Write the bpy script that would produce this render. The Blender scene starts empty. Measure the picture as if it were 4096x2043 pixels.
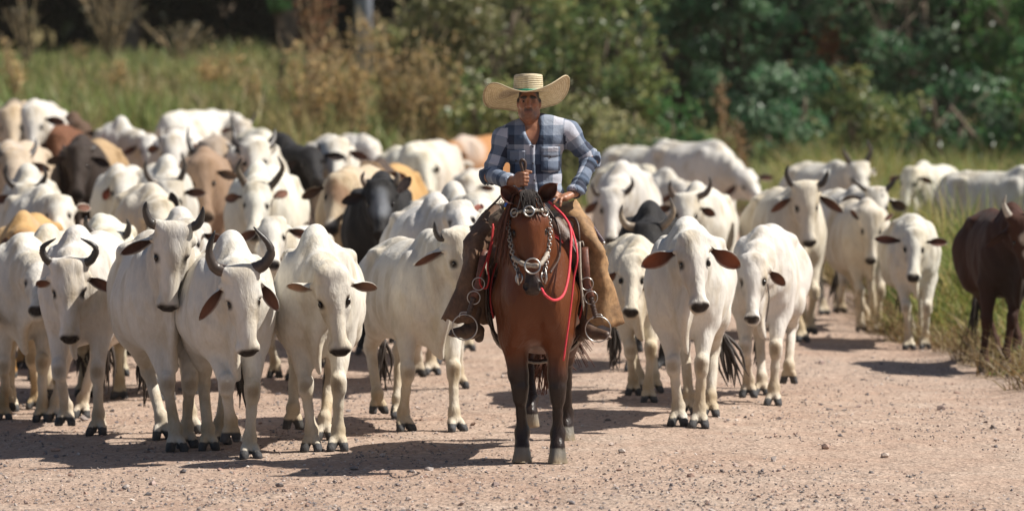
import bpy, math, random
import numpy as np
from mathutils import Vector, Matrix

random.seed(7)
SC = bpy.context.scene
COL = SC.collection
V = lambda *a: np.array(a, dtype=np.float64)

# ------------------------------------------------------------------ camera
F = 16000.0                       # focal length in pixels of the 4096 px wide photograph
CAMZ = 2.45
PITCH = math.atan((1021.5 - 277.0) / F)
cam_d = bpy.data.cameras.new('camera')
cam_d.sensor_width = 36.0
cam_d.lens = F / 4096.0 * 36.0
cam_d.clip_start = 0.5
cam_d.clip_end = 1000.0
cam_d.dof.use_dof = True
cam_d.dof.focus_distance = 25.2
cam_d.dof.aperture_fstop = 1.9
cam_d.dof.aperture_blades = 9
cam = bpy.data.objects.new('camera', cam_d)
cam.location = (0, 0, CAMZ)
cam.rotation_euler = (math.pi / 2 - PITCH, 0, 0)
COL.objects.link(cam)
SC.camera = cam
FWD = V(0, math.cos(PITCH), -math.sin(PITCH))
UPV = V(0, math.sin(PITCH), math.cos(PITCH))
RGT = V(1, 0, 0)

# ------------------------------------------------------------------ light
SUN_EL, SUN_AZ = math.radians(51), math.radians(0)      # almost exactly from the side
sunvec = Vector((math.cos(SUN_EL) * math.cos(SUN_AZ), -math.cos(SUN_EL) * math.sin(SUN_AZ), math.sin(SUN_EL)))
w = bpy.data.worlds.new('World')
SC.world = w
w.use_nodes = True
nt = w.node_tree
sky = nt.nodes.new('ShaderNodeTexSky')
sky.sky_type = 'NISHITA'
sky.sun_disc = False
sky.sun_elevation = SUN_EL
sky.sun_rotation = math.radians(90) + SUN_AZ
sky.altitude = 300
sky.dust_density = 1.6
nt.links.new(sky.outputs[0], nt.nodes['Background'].inputs[0])
nt.nodes['Background'].inputs[1].default_value = 0.055
sl = bpy.data.lights.new('sun', 'SUN')
sl.energy = 5.0
sl.angle = math.radians(0.55)
sl.color = (1.0, 0.945, 0.86)
so = bpy.data.objects.new('sun', sl)
so.rotation_euler = sunvec.to_track_quat('Z', 'Y').to_euler()
so.location = (40, -10, 60)
COL.objects.link(so)
vs = SC.view_settings
vs.view_transform = 'Standard'
vs.look = 'None'
vs.exposure = 0.56
vs.gamma = 1.0
vs.use_curve_mapping = False
SC.cycles.max_bounces = 6
SC.cycles.diffuse_bounces = 3
SC.cycles.transparent_max_bounces = 6
SC.cycles.use_denoising = True

# ------------------------------------------------------------------ small helpers
def ray(X, Y, D):
    """the point at depth D (along the view axis) seen at pixel X, Y of the 4096 px photograph"""
    return V(0, 0, CAMZ) + D * (FWD + (X - 2048.0) / F * RGT + (1021.5 - Y) / F * UPV)

def sstep(a, b, x):
    t = np.clip((np.asarray(x, dtype=np.float64) - a) / (b - a), 0, 1)
    return t * t * (3 - 2 * t)

def hash2(ix, iy, seed):
    n = (ix.astype(np.int64) * 374761393 + iy.astype(np.int64) * 668265263 + seed * 1442695041) & 0x7fffffff
    n = ((n ^ (n >> 13)) * 1274126177) & 0x7fffffff
    return ((n ^ (n >> 16)) & 0xffff) / 65535.0

def noise2(x, y, seed=0):
    x = np.asarray(x, dtype=np.float64); y = np.asarray(y, dtype=np.float64)
    ix, iy = np.floor(x), np.floor(y)
    fx, fy = x - ix, y - iy
    fx, fy = fx * fx * (3 - 2 * fx), fy * fy * (3 - 2 * fy)
    a, b = hash2(ix, iy, seed), hash2(ix + 1, iy, seed)
    c, d = hash2(ix, iy + 1, seed), hash2(ix + 1, iy + 1, seed)
    return (a + (b - a) * fx) * (1 - fy) + (c + (d - c) * fx) * fy

def ground_z(x, y):
    """height of the road and the land round it"""
    x = np.asarray(x, dtype=np.float64); y = np.asarray(y, dtype=np.float64)
    crown = -0.028 * np.clip(0.7 - x, 0, 9) - 0.022 * np.clip(x - 1.2, 0, 2.6)
    crown = crown * (1 - sstep(36, 60, y))
    left = sstep(2.5, -5.0, x)
    rise = np.clip(y - 33, 0, 30) * (0.004 + 0.021 * left + 0.022 * sstep(-2.0, -5.5, x))
    bank = np.clip(y - 63, 0, 23) * (0.022 + 0.022 * sstep(4.0, -3.0, x))
    hill = np.clip(y - 140, 0, 200) * 0.15
    verge = 0.12 * sstep(3.5, 4.6, x + 0.5 * (noise2(y * .35, y * 0 + 3.3, 5) - .5)) * sstep(26, 31, y)
    n = 0.020 * (noise2(x * .7, y * .7, 1) - .5) + 0.010 * (noise2(x * 2.1, y * 2.1, 2) - .5)
    return crown + rise + bank + hill + verge + n

def gz(x, y):
    return float(ground_z(x, y))

def mesh_np(name, verts, quads=None, tris=None, smooth=True, colors=None, attrs=None):
    me = bpy.data.meshes.new(name)
    verts = np.asarray(verts, dtype=np.float32).reshape(-1, 3)
    nq = 0 if quads is None else len(quads)
    ntr = 0 if tris is None else len(tris)
    me.vertices.add(len(verts))
    me.vertices.foreach_set('co', verts.ravel())
    li = []
    if nq: li.append(np.asarray(quads, dtype=np.int32).ravel())
    if ntr: li.append(np.asarray(tris, dtype=np.int32).ravel())
    li = np.concatenate(li)
    me.loops.add(len(li))
    me.loops.foreach_set('vertex_index', li)
    me.polygons.add(nq + ntr)
    starts = np.concatenate([np.arange(nq) * 4, nq * 4 + np.arange(ntr) * 3]).astype(np.int32)
    me.polygons.foreach_set('loop_start', starts)
    me.polygons.foreach_set('use_smooth', np.full(nq + ntr, bool(smooth)))
    me.update(calc_edges=True)
    if colors is not None:
        a = me.color_attributes.new('coat', 'FLOAT_COLOR', 'POINT')
        c = np.ones((len(verts), 4), dtype=np.float32)
        c[:, :3] = colors
        a.data.foreach_set('color', c.ravel())
    for k, v in (attrs or {}).items():
        a = me.attributes.new(k, 'FLOAT_VECTOR', 'POINT')
        a.data.foreach_set('vector', np.asarray(v, dtype=np.float32).ravel())
    return me

def link(name, me, mat=None, parent=None, **props):
    o = bpy.data.objects.new(name, me)
    COL.objects.link(o)
    if mat is not None and me is not None:
        me.materials.clear()
        me.materials.append(mat)
    if parent is not None: o.parent = parent
    for k, v in props.items(): o[k] = v
    return o

def thing(name, loc=(0, 0, 0), rz=0.0, scale=1.0, label=None, category=None, group=None):
    o = bpy.data.objects.new(name, None)
    o.empty_display_size = 0.2
    COL.objects.link(o)
    o.location = tuple(loc); o.rotation_euler = (0, 0, rz); o.scale = (scale,) * 3
    o['label'] = label; o['category'] = category
    if group: o['group'] = group
    return o

def norm(v):
    v = np.asarray(v, dtype=np.float64)
    return v / max(1e-9, np.linalg.norm(v))

def spline(pts, n):
    """Catmull-Rom through pts"""
    P = np.asarray(pts, dtype=np.float64)
    P = np.vstack([2 * P[0] - P[1], P, 2 * P[-1] - P[-2]])
    m = len(P) - 3
    t = np.linspace(0, m - 1e-6, n)
    i = t.astype(int); u = (t - i)[:, None]
    a, b, c, d = P[i], P[i + 1], P[i + 2], P[i + 3]
    return 0.5 * (2 * b + (c - a) * u + (2 * a - 5 * b + 4 * c - d) * u ** 2 + (3 * b - a - 3 * c + d) * u ** 3)

def tube(pts, rad, ns=8, flat=None, closed=False):
    """tube along pts; flat=(normal, factor) flattens it into a strap lying along its normal"""
    P = np.asarray(pts, dtype=np.float64); n = len(P)
    R = np.broadcast_to(np.asarray(rad, dtype=np.float64), (n,))
    T = np.gradient(P, axis=0) if not closed else (np.roll(P, -1, 0) - np.roll(P, 1, 0))
    T /= np.maximum(1e-9, np.linalg.norm(T, axis=1))[:, None]
    ref = norm(flat[0]) if flat is not None else (V(0, 0, 1) if abs(T[:, 2]).mean() < .8 else V(1, 0, 0))
    A = ref[None, :] - (T @ ref)[:, None] * T
    A /= np.maximum(1e-9, np.linalg.norm(A, axis=1))[:, None]
    B = np.cross(T, A)
    th = np.linspace(0, 2 * math.pi, ns, endpoint=False)
    fa = 1.0 if flat is None else flat[1]
    v = P[:, None, :] + R[:, None, None] * (np.cos(th)[None, :, None] * fa * A[:, None, :] + np.sin(th)[None, :, None] * B[:, None, :])
    v = v.reshape(-1, 3)
    q = []
    m = n if closed else n - 1
    i = np.arange(m)[:, None]; j = np.arange(ns)[None, :]
    i2 = (i + 1) % n; j2 = (j + 1) % ns
    q = np.stack([i * ns + j, i * ns + j2, i2 * ns + j2, i2 * ns + j], -1).reshape(-1, 4)
    t = np.zeros((0, 3), dtype=int)
    if not closed:
        c0, c1 = len(v), len(v) + 1
        v = np.vstack([v, P[:1], P[-1:]])
        jj = np.arange(ns); j2 = (jj + 1) % ns
        t = np.vstack([np.stack([np.full(ns, c0), j2, jj], -1), np.stack([np.full(ns, c1), (n - 1) * ns + jj, (n - 1) * ns + j2], -1)])
    return v, q, t

def ring(c, nrm, R, r, nu=20, ns=6, sx=1.0):
    nrm = norm(nrm)
    a = norm(np.cross(nrm, V(0, 0, 1) if abs(nrm[2]) < .9 else V(1, 0, 0)))
    b = np.cross(nrm, a)
    th = np.linspace(0, 2 * math.pi, nu, endpoint=False)
    P = np.asarray(c) + R * (np.cos(th)[:, None] * a * sx + np.sin(th)[:, None] * b)
    return tube(P, r, ns, flat=(nrm, 1.0), closed=True)

def box(c, half, R=None):
    s = np.array([[x, y, z] for x in (-1, 1) for y in (-1, 1) for z in (-1, 1)], dtype=float) * np.asarray(half)
    if R is not None: s = s @ np.asarray(R).T
    q = np.array([[0, 1, 3, 2], [4, 6, 7, 5], [0, 4, 5, 1], [2, 3, 7, 6], [0, 2, 6, 4], [1, 5, 7, 3]])
    return s + np.asarray(c), q, np.zeros((0, 3), dtype=int)

def ball(c, r, nu=14, nv=9, R=None):
    """ellipsoid as a lat-long mesh; r may be three radii"""
    r = np.broadcast_to(np.asarray(r, dtype=float), (3,))
    th = np.linspace(0, 2 * math.pi, nu, endpoint=False)
    ph = np.linspace(0, math.pi, nv)[1:-1]
    v = np.stack([np.outer(np.sin(ph), np.cos(th)), np.outer(np.sin(ph), np.sin(th)), np.outer(np.cos(ph), np.ones(nu))], -1).reshape(-1, 3)
    v = np.vstack([v, [[0, 0, 1], [0, 0, -1]]]) * r
    if R is not None: v = v @ np.asarray(R).T
    n = nv - 2
    i = np.arange(n - 1)[:, None]; j = np.arange(nu)[None, :]; j2 = (j + 1) % nu
    q = np.stack([i * nu + j, (i + 1) * nu + j, (i + 1) * nu + j2, i * nu + j2], -1).reshape(-1, 4)
    jj = np.arange(nu); k2 = (jj + 1) % nu
    t = np.vstack([np.stack([np.full(nu, n * nu), jj, k2], -1), np.stack([np.full(nu, n * nu + 1), (n - 1) * nu + k2, (n - 1) * nu + jj], -1)])
    return v + np.asarray(c), q, t

def merge(parts):
    vs_, qs, ts = [], [], []
    o = 0
    for v, q, t in parts:
        vs_.append(v); qs.append(np.asarray(q, dtype=int).reshape(-1, 4) + o); ts.append(np.asarray(t, dtype=int).reshape(-1, 3) + o)
        o += len(v)
    return np.vstack(vs_), np.vstack(qs), np.vstack(ts)

def part(name, geo, mat, parent, color=None, smooth=True, **props):
    v, q, t = geo
    c = None if color is None else np.broadcast_to(np.asarray(color, dtype=float), (len(v), 3))
    return link(name, mesh_np(name, v, q, t, smooth, c), mat, parent, **props)

# ------------------------------------------------------------------ implicit bodies: smooth unions meshed as ONE surface
class Field:
    def __init__(self):
        self.p = []
    def cone(self, a, b, ra, rb, k=0.03, sq=None, sub=False):
        self.p.append(('c', V(*a), V(*b), ra, rb, k, sq, sub))
    def ell(self, c, r, R=None, k=0.05, sub=False):
        self.p.append(('e', V(*c), V(*r), None if R is None else np.asarray(R, dtype=float), None, k, None, sub))
    def chain(self, pts, rad, k=0.03, sq=None):
        for i in range(len(pts) - 1):
            self.cone(pts[i], pts[i + 1], rad[i], rad[i + 1], k, sq)
    def plane_cut(self, z):
        self.zcut = z
    def build(self, h, zcut=None):
        lo = np.full(3, 1e9); hi = np.full(3, -1e9)
        bb = []
        for (ty, a, b, ra, rb, k, sq, sub) in self.p:
            m = (max(ra, rb) if ty == 'c' else float(np.max(b))) * (1.0 if sq is None else max(1.0, sq[1])) + k * .5 + 2.5 * h
            p0 = np.minimum(a, b) - m if ty == 'c' else a - m
            p1 = np.maximum(a, b) + m if ty == 'c' else a + m
            bb.append((p0, p1))
            if not sub:
                lo = np.minimum(lo, p0); hi = np.maximum(hi, p1)
        n = np.ceil((hi - lo) / h).astype(int) + 2
        g = np.full(n, 10.0, dtype=np.float32)
        ax = [lo[i] + h * np.arange(n[i]) for i in range(3)]
        for (ty, a, b, ra, rb, k, sq, sub), (p0, p1) in zip(self.p, bb):
            i0 = np.clip(np.floor((p0 - lo) / h).astype(int), 0, n)
            i1 = np.clip(np.ceil((p1 - lo) / h).astype(int) + 1, 0, n)
            if np.any(i1 <= i0): continue
            x = (ax[0][i0[0]:i1[0]] - a[0]).astype(np.float32)[:, None, None]
            y = (ax[1][i0[1]:i1[1]] - a[1]).astype(np.float32)[None, :, None]
            z = (ax[2][i0[2]:i1[2]] - a[2]).astype(np.float32)[None, None, :]
            if ty == 'c':
                ab = b - a
                if sq is not None:
                    nn = norm(sq[0]); f = 1.0 / sq[1] - 1.0
                    dn = (x * nn[0] + y * nn[1] + z * nn[2]) * f
                    x = x + dn * nn[0]; y = y + dn * nn[1]; z = z + dn * nn[2]
                    ab = ab + (ab @ nn) * f * nn
                L2 = max(1e-9, float(ab @ ab))
                t = np.clip((x * ab[0] + y * ab[1] + z * ab[2]) / L2, 0, 1)
                d = np.sqrt((x - t * ab[0]) ** 2 + (y - t * ab[1]) ** 2 + (z - t * ab[2]) ** 2) - (ra + t * (rb - ra))
                if sq is not None: d = d * max(0.45, min(1.0, sq[1]))
            else:
                if ra is not None:
                    R = ra
                    x, y, z = x * R[0, 0] + y * R[1, 0] + z * R[2, 0], x * R[0, 1] + y * R[1, 1] + z * R[2, 1], x * R[0, 2] + y * R[1, 2] + z * R[2, 2]
                k0 = np.sqrt((x / b[0]) ** 2 + (y / b[1]) ** 2 + (z / b[2]) ** 2)
                k1 = np.sqrt((x / b[0] ** 2) ** 2 + (y / b[1] ** 2) ** 2 + (z / b[2] ** 2) ** 2)
                d = k0 * (k0 - 1.0) / np.maximum(k1, 1e-6)
            s = g[i0[0]:i1[0], i0[1]:i1[1], i0[2]:i1[2]]
            if sub:
                hh = np.maximum(k - np.abs(s + d), 0) / k
                s[...] = np.maximum(s, -d) + hh * hh * k * .25
            else:
                hh = np.maximum(k - np.abs(s - d), 0) / k
                s[...] = np.minimum(s, d) - hh * hh * k * .25
        if zcut is not None:
            np.maximum(g, (zcut - ax[2]).astype(np.float32)[None, None, :], out=g)
        return nets(g, lo, h)

def nets(g, lo, h):
    """surface nets"""
    s = g < 0
    S = s.astype(np.uint8)
    cnt = (S[:-1, :-1, :-1] + S[1:, :-1, :-1] + S[:-1, 1:, :-1] + S[1:, 1:, :-1] + S[:-1, :-1, 1:] + S[1:, :-1, 1:] + S[:-1, 1:, 1:] + S[1:, 1:, 1:])
    ci = np.argwhere((cnt > 0) & (cnt < 8))
    idx = np.full(cnt.shape, -1, dtype=np.int32)
    idx[ci[:, 0], ci[:, 1], ci[:, 2]] = np.arange(len(ci))
    offs = [(i, j, k) for i in (0, 1) for j in (0, 1) for k in (0, 1)]
    val = np.stack([g[ci[:, 0] + o[0], ci[:, 1] + o[1], ci[:, 2] + o[2]] for o in offs], 1).astype(np.float64)
    acc = np.zeros((len(ci), 3)); num = np.zeros(len(ci))
    for a in range(8):
        for b in range(a + 1, 8):
            oa, ob = np.array(offs[a]), np.array(offs[b])
            if np.abs(oa - ob).sum() != 1: continue
            m = (val[:, a] < 0) != (val[:, b] < 0)
            t = val[m, a] / (val[m, a] - val[m, b])
            acc[m] += oa + t[:, None] * (ob - oa)
            num[m] += 1
    verts = lo + h * (ci + acc / num[:, None])
    quads = []
    for axn in range(3):
        u, v_ = (axn + 1) % 3, (axn + 2) % 3
        sl0 = [slice(1, -1)] * 3; sl1 = [slice(1, -1)] * 3
        sl0[axn] = slice(0, -1); sl1[axn] = slice(1, None)
        e = np.argwhere(s[tuple(sl0)] != s[tuple(sl1)])
        base = e.copy(); base[:, u] += 1; base[:, v_] += 1
        ins = s[base[:, 0], base[:, 1], base[:, 2]]
        def cell(du, dv):
            c = base.copy(); c[:, u] -= du; c[:, v_] -= dv
            return idx[c[:, 0], c[:, 1], c[:, 2]]
        q = np.stack([cell(1, 1), cell(0, 1), cell(0, 0), cell(1, 0)], 1)
        q[~ins] = q[~ins][:, ::-1]
        q = q[(q >= 0).all(1)]
        quads.append(q)
    return verts, np.vstack(quads)

def vnormals(v, q):
    n = np.cross(v[q[:, 2]] - v[q[:, 0]], v[q[:, 3]] - v[q[:, 1]])
    out = np.zeros_like(v)
    for i in range(4): np.add.at(out, q[:, i], n)
    return out / np.maximum(1e-12, np.linalg.norm(out, axis=1))[:, None]

def noise3(p, s, seed):
    """cheap smooth 3-D noise in -1..1 from rotated sines"""
    r = np.random.RandomState(seed)
    o = np.zeros(len(p))
    for i in range(6):
        d = r.normal(size=3); d /= np.linalg.norm(d)
        o += np.sin(p @ d * s * r.uniform(.6, 1.7) + r.uniform(0, 6.28))
    return o / 3.0

# ------------------------------------------------------------------ materials
def new_mat(name):
    m = bpy.data.materials.new(name)
    m.use_nodes = True
    return m, m.node_tree, m.node_tree.nodes['Principled BSDF']

def N(nt, ty, **kw):
    n = nt.nodes.new(ty)
    for k, v in kw.items():
        if k.startswith('i_'):
            key = k[2:]
            n.inputs[int(key) if key.isdigit() else key].default_value = v
        else: setattr(n, k, v)
    return n

def ramp(nt, fac, stops):
    r = nt.nodes.new('ShaderNodeValToRGB')
    e = r.color_ramp.elements
    while len(e) < len(stops): e.new(0.5)
    for el, (p, c) in zip(e, stops):
        el.position = p; el.color = (*c, 1) if len(c) == 3 else c
    nt.links.new(fac, r.inputs[0])
    return r.outputs[0]

def mixc(nt, fac, a, b, mode='MIX'):
    m = nt.nodes.new('ShaderNodeMix'); m.data_type = 'RGBA'; m.blend_type = mode
    for sock, val in ((m.inputs[0], fac), (m.inputs[6], a), (m.inputs[7], b)):
        if hasattr(val, 'is_linked'): nt.links.new(val, sock)
        elif isinstance(val, (int, float)): sock.default_value = val
        else: sock.default_value = (*val, 1)
    return m.outputs[2]

def noise_node(nt, scale, detail=4, rough=.55, coord='Object', dist=0.0, stretch=None):
    tc = nt.nodes.new('ShaderNodeTexCoord')
    n = nt.nodes.new('ShaderNodeTexNoise')
    n.inputs['Scale'].default_value = scale
    n.inputs['Detail'].default_value = detail
    n.inputs['Roughness'].default_value = rough
    n.inputs['Distortion'].default_value = dist
    src = tc.outputs[coord]
    if stretch:
        mp = nt.nodes.new('ShaderNodeMapping'); mp.inputs['Scale'].default_value = stretch
        nt.links.new(src, mp.inputs[0]); src = mp.outputs[0]
    nt.links.new(src, n.inputs['Vector'])
    return n.outputs['Fac']

def bump(nt, bsdf, height, strength=.3, dist=.01, prev=None):
    b = nt.nodes.new('ShaderNodeBump')
    b.inputs['Strength'].default_value = strength
    b.inputs['Distance'].default_value = dist
    nt.links.new(height, b.inputs['Height'])
    if prev is not None: nt.links.new(prev, b.inputs['Normal'])
    nt.links.new(b.outputs[0], bsdf.inputs['Normal'])
    return b.outputs[0]

def simple_mat(name, col, rough=.6, metal=0.0, var=.25, scale=20.0, bstr=.2, bdist=.004):
    m, nt, b = new_mat(name)
    f = noise_node(nt, scale, 5)
    c = ramp(nt, f, [(.3, tuple(x * (1 - var) for x in col)), (.7, tuple(min(1, x * (1 + var)) for x in col))])
    nt.links.new(c, b.inputs['Base Color'])
    b.inputs['Roughness'].default_value = rough
    b.inputs['Metallic'].default_value = metal
    if bstr: bump(nt, b, noise_node(nt, scale * 4, 4), bstr, bdist)
    return m

def coat_mat(name, rough=.75, gloss=.25, fur=.35, stain=(.66, .56, .40), stain_amt=.8, sheen=.04, relief=.42):
    """hide: the colour painted per vertex is the animal's own marking; stains and fur relief from noise"""
    m, nt, b = new_mat(name)
    at = N(nt, 'ShaderNodeVertexColor', layer_name='coat')
    f1 = noise_node(nt, 5.0, 5, .6, stretch=(1, 1, .45))
    f2 = noise_node(nt, 60.0, 3, .6, stretch=(1, 1, .35))
    k = ramp(nt, f1, [(.46, (0, 0, 0)), (.72, (1, 1, 1))])
    tint = mixc(nt, 1.0, at.outputs[0], stain, 'MULTIPLY')
    mm = N(nt, 'ShaderNodeMath', operation='MULTIPLY', i_1=stain_amt)
    nt.links.new(k, mm.inputs[0])
    c1 = mixc(nt, mm.outputs[0], at.outputs[0], tint)
    v = ramp(nt, f2, [(.3, (.93, .93, .93)), (.7, (1.04, 1.04, 1.04))])
    c2 = mixc(nt, 1.0, c1, v, 'MULTIPLY')
    nt.links.new(c2, b.inputs['Base Color'])
    b.inputs['Roughness'].default_value = rough
    b.inputs['Specular IOR Level'].default_value = gloss
    b.inputs['Sheen Weight'].default_value = sheen
    b.inputs['Sheen Roughness'].default_value = .4
    n0 = bump(nt, b, noise_node(nt, 7.0, 5, .6, stretch=(1, 1, .35), dist=.6), relief, .05)
    n1 = bump(nt, b, noise_node(nt, 20.0, 5, .6, stretch=(1, 1, .35)), relief, .02, n0)
    bump(nt, b, noise_node(nt, 140.0, 3, .6, stretch=(1, 1, .3)), fur, .003, n1)
    return m
# ================================================================== the setting: road and land
def road_material():
    m, nt, b = new_mat('gravel_road')
    big = noise_node(nt, .35, 5, .6)
    mid = noise_node(nt, 2.2, 6, .65)
    fine = noise_node(nt, 26, 6, .7)
    a = ramp(nt, big, [(.35, (.40, .282, .215)), (.62, (.45, .355, .29))])
    b2 = ramp(nt, mid, [(.35, (.36, .25, .193)), (.65, (.475, .39, .325))])
    c = mixc(nt, .5, a, b2)
    fr = ramp(nt, fine, [(.3, (.55, .53, .51)), (.7, (1.22, 1.2, 1.18))])
    c = mixc(nt, 1.0, c, fr, 'MULTIPLY')
    tc = nt.nodes.new('ShaderNodeTexCoord')
    vo = N(nt, 'ShaderNodeTexVoronoi'); vo.inputs['Scale'].default_value = 42; vo.inputs['Randomness'].default_value = 1.0
    nt.links.new(tc.outputs['Object'], vo.inputs['Vector'])
    vc = ramp(nt, vo.outputs['Color'], [(.2, (.60, .58, .58)), (.55, (1, 1, 1)), (.9, (1.25, 1.22, 1.2))])
    pm = ramp(nt, noise_node(nt, 1.1, 4, .7), [(.42, (.15, .15, .15)), (.62, (.85, .85, .85))])
    c = mixc(nt, pm, c, mixc(nt, 1.0, c, vc, 'MULTIPLY'))
    # land beyond the road: leaf litter and dry earth under the grass
    geo = nt.nodes.new('ShaderNodeAttribute'); geo.attribute_name = 'land'
    sep = N(nt, 'ShaderNodeSeparateXYZ'); nt.links.new(geo.outputs['Vector'], sep.inputs[0])
    litter = ramp(nt, fine, [(.3, (.11, .085, .035)), (.7, (.21, .17, .075))])
    c = mixc(nt, sep.outputs[0], c, litter)
    nt.links.new(c, b.inputs['Base Color'])
    b.inputs['Roughness'].default_value = .95
    b.inputs['Specular IOR Level'].default_value = .15
    n1 = bump(nt, b, mid, .9, .12)
    n2 = bump(nt, b, vo.outputs['Distance'], .55, .012, n1)
    bump(nt, b, fine, .6, .012, n2)
    return m

def land_mask(x, y):
    e = 3.75 + .45 * sstep(36, 31, y) + .55 * (noise2(y * .35, y * 0 + 3.3, 5) - .5) + .5 * (noise2(x * 2, y * 2, 9) - .5)
    right = sstep(e - .25, e + .25, x) * sstep(29.5, 33, y)
    far = sstep(61, 66, y + 4 * (noise2(x * .4, y * .4, 8) - .5))
    return np.maximum(right, far)

def build_ground():
    xs = np.concatenate([np.linspace(-150, -8, 40)[:-1], np.linspace(-8, 8, 120), np.linspace(8, 150, 40)[1:]])
    ys = np.concatenate([np.linspace(-20, 17, 12)[:-1], np.linspace(17, 40, 210), np.linspace(40, 75, 110)[1:], np.linspace(75, 330, 70)[1:]])
    X, Y = np.meshgrid(xs, ys, indexing='ij')
    Z = ground_z(X, Y)
    near = (1 - sstep(34, 46, Y)) * (np.abs(X) < 9)
    Z = Z + near * .012 * (noise2(X * 6, Y * 6, 11) - .5)
    nx, ny = X.shape
    v = np.stack([X, Y, Z], -1).reshape(-1, 3)
    i = np.arange(nx - 1)[:, None]; j = np.arange(ny - 1)[None, :]
    q = np.stack([i * ny + j, (i + 1) * ny + j, (i + 1) * ny + j + 1, i * ny + j + 1], -1).reshape(-1, 4)
    L = land_mask(X, Y).reshape(-1)
    me = mesh_np('ground', v, q, attrs={'land': np.stack([L, L, L], -1)})
    link('ground', me, road_material(), kind='structure')
build_ground()

def stone_mat():
    m, nt, b = new_mat('stone')
    at = N(nt, 'ShaderNodeVertexColor', layer_name='coat')
    f = noise_node(nt, 90, 4)
    c = mixc(nt, 1.0, at.outputs[0], ramp(nt, f, [(.3, (.75, .75, .75)), (.7, (1.2, 1.2, 1.2))]), 'MULTIPLY')
    nt.links.new(c, b.inputs['Base Color'])
    b.inputs['Roughness'].default_value = .85
    bump(nt, b, f, .4, .004)
    return m
M_STONE = stone_mat()

ICO_V = []
_t = (1 + 5 ** .5) / 2
for a, b in ((-1, _t), (1, _t), (-1, -_t), (1, -_t)): ICO_V.append((a, b, 0))
for a, b in ((-1, _t), (1, _t), (-1, -_t), (1, -_t)): ICO_V.append((0, a, b))
for a, b in ((-1, _t), (1, _t), (-1, -_t), (1, -_t)): ICO_V.append((b, 0, a))
ICO_V = np.array(ICO_V) / math.sqrt(1 + _t * _t)
ICO_F = np.array([[0, 11, 5], [0, 5, 1], [0, 1, 7], [0, 7, 10], [0, 10, 11], [1, 5, 9], [5, 11, 4], [11, 10, 2], [10, 7, 6], [7, 1, 8],
                  [3, 9, 4], [3, 4, 2], [3, 2, 6], [3, 6, 8], [3, 8, 9], [4, 9, 5], [2, 4, 11], [6, 2, 10], [8, 6, 7], [9, 8, 1]])
STONE_COLS = np.array([(.27, .20, .175), (.21, .175, .16), (.36, .29, .25), (.13, .115, .115), (.42, .36, .32), (.29, .19, .15), (.165, .145, .145)])

OCT_V = np.array([(1, 0, 0), (-1, 0, 0), (0, 1, 0), (0, -1, 0), (0, 0, 1), (0, 0, -1)], dtype=float)
OCT_F = np.array([(0, 2, 4), (2, 1, 4), (1, 3, 4), (3, 0, 4), (2, 0, 5), (1, 2, 5), (3, 1, 5), (0, 3, 5)])
def pebbles(BV, BF, n, mu, sig, rmax, seed, gather):
    rs = np.random.RandomState(seed)
    m = n * 5
    u = rs.rand(m)
    y = 18.0 + 27 * u ** 2.3
    x = (rs.rand(m) * 2 - 1) * (y * .131 + .25)
    dens = noise2(x * .55 + .1 * y, y * .42, 21) * .8 + noise2(x * 2.1, y * 1.5, 22) * .45
    keep = (dens + .30 * sstep(24, 19.5, y) * 1.6 > rs.rand(m) * gather + .22) & (land_mask(x, y) < .8)
    x, y = x[keep][:n], y[keep][:n]
    n = len(x); k = len(BV)
    r = np.clip(np.exp(rs.normal(mu, sig, n)), .003, rmax)
    sc = np.stack([r * rs.uniform(.8, 1.5, n), r * rs.uniform(.7, 1.2, n), r * rs.uniform(.5, .95, n)], -1)
    P = BV[None] * (1 + .42 * (rs.rand(n, k, 1) - .5)) * sc[:, None, :]
    P = P + (rs.rand(n, k, 3) - .5) * (r * .5)[:, None, None]
    a = rs.rand(n) * 6.283; ca, sa = np.cos(a)[:, None], np.sin(a)[:, None]
    X = P[..., 0] * ca - P[..., 1] * sa; Y = P[..., 0] * sa + P[..., 1] * ca
    Z = P[..., 2] + X * (rs.rand(n) - .5)[:, None] * .9
    z0 = ground_z(x, y) + sc[:, 2] * .35
    vv = np.stack([X + x[:, None], Y + y[:, None], Z + z0[:, None]], -1).reshape(-1, 3)
    ff = (BF[None] + k * np.arange(n)[:, None, None]).reshape(-1, 3)
    cc = STONE_COLS[rs.randint(0, len(STONE_COLS), n)] * rs.uniform(.8, 1.3, (n, 1))
    return vv, ff, np.repeat(cc, k, 0)
def build_gravel():
    a = pebbles(ICO_V, ICO_F, 4500, -4.66, .42, .030, 3, 1.0)
    b = pebbles(OCT_V, OCT_F, 38000, -5.05, .34, .014, 4, .8)
    me = mesh_np('gravel', np.vstack([a[0], b[0]]), None, np.vstack([a[1], b[1] + len(a[0])]), smooth=False, colors=np.vstack([a[2], b[2]]))
    link('gravel', me, M_STONE, kind='stuff', label='loose grey and pink gravel scattered over the road', category='gravel')
build_gravel()

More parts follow.
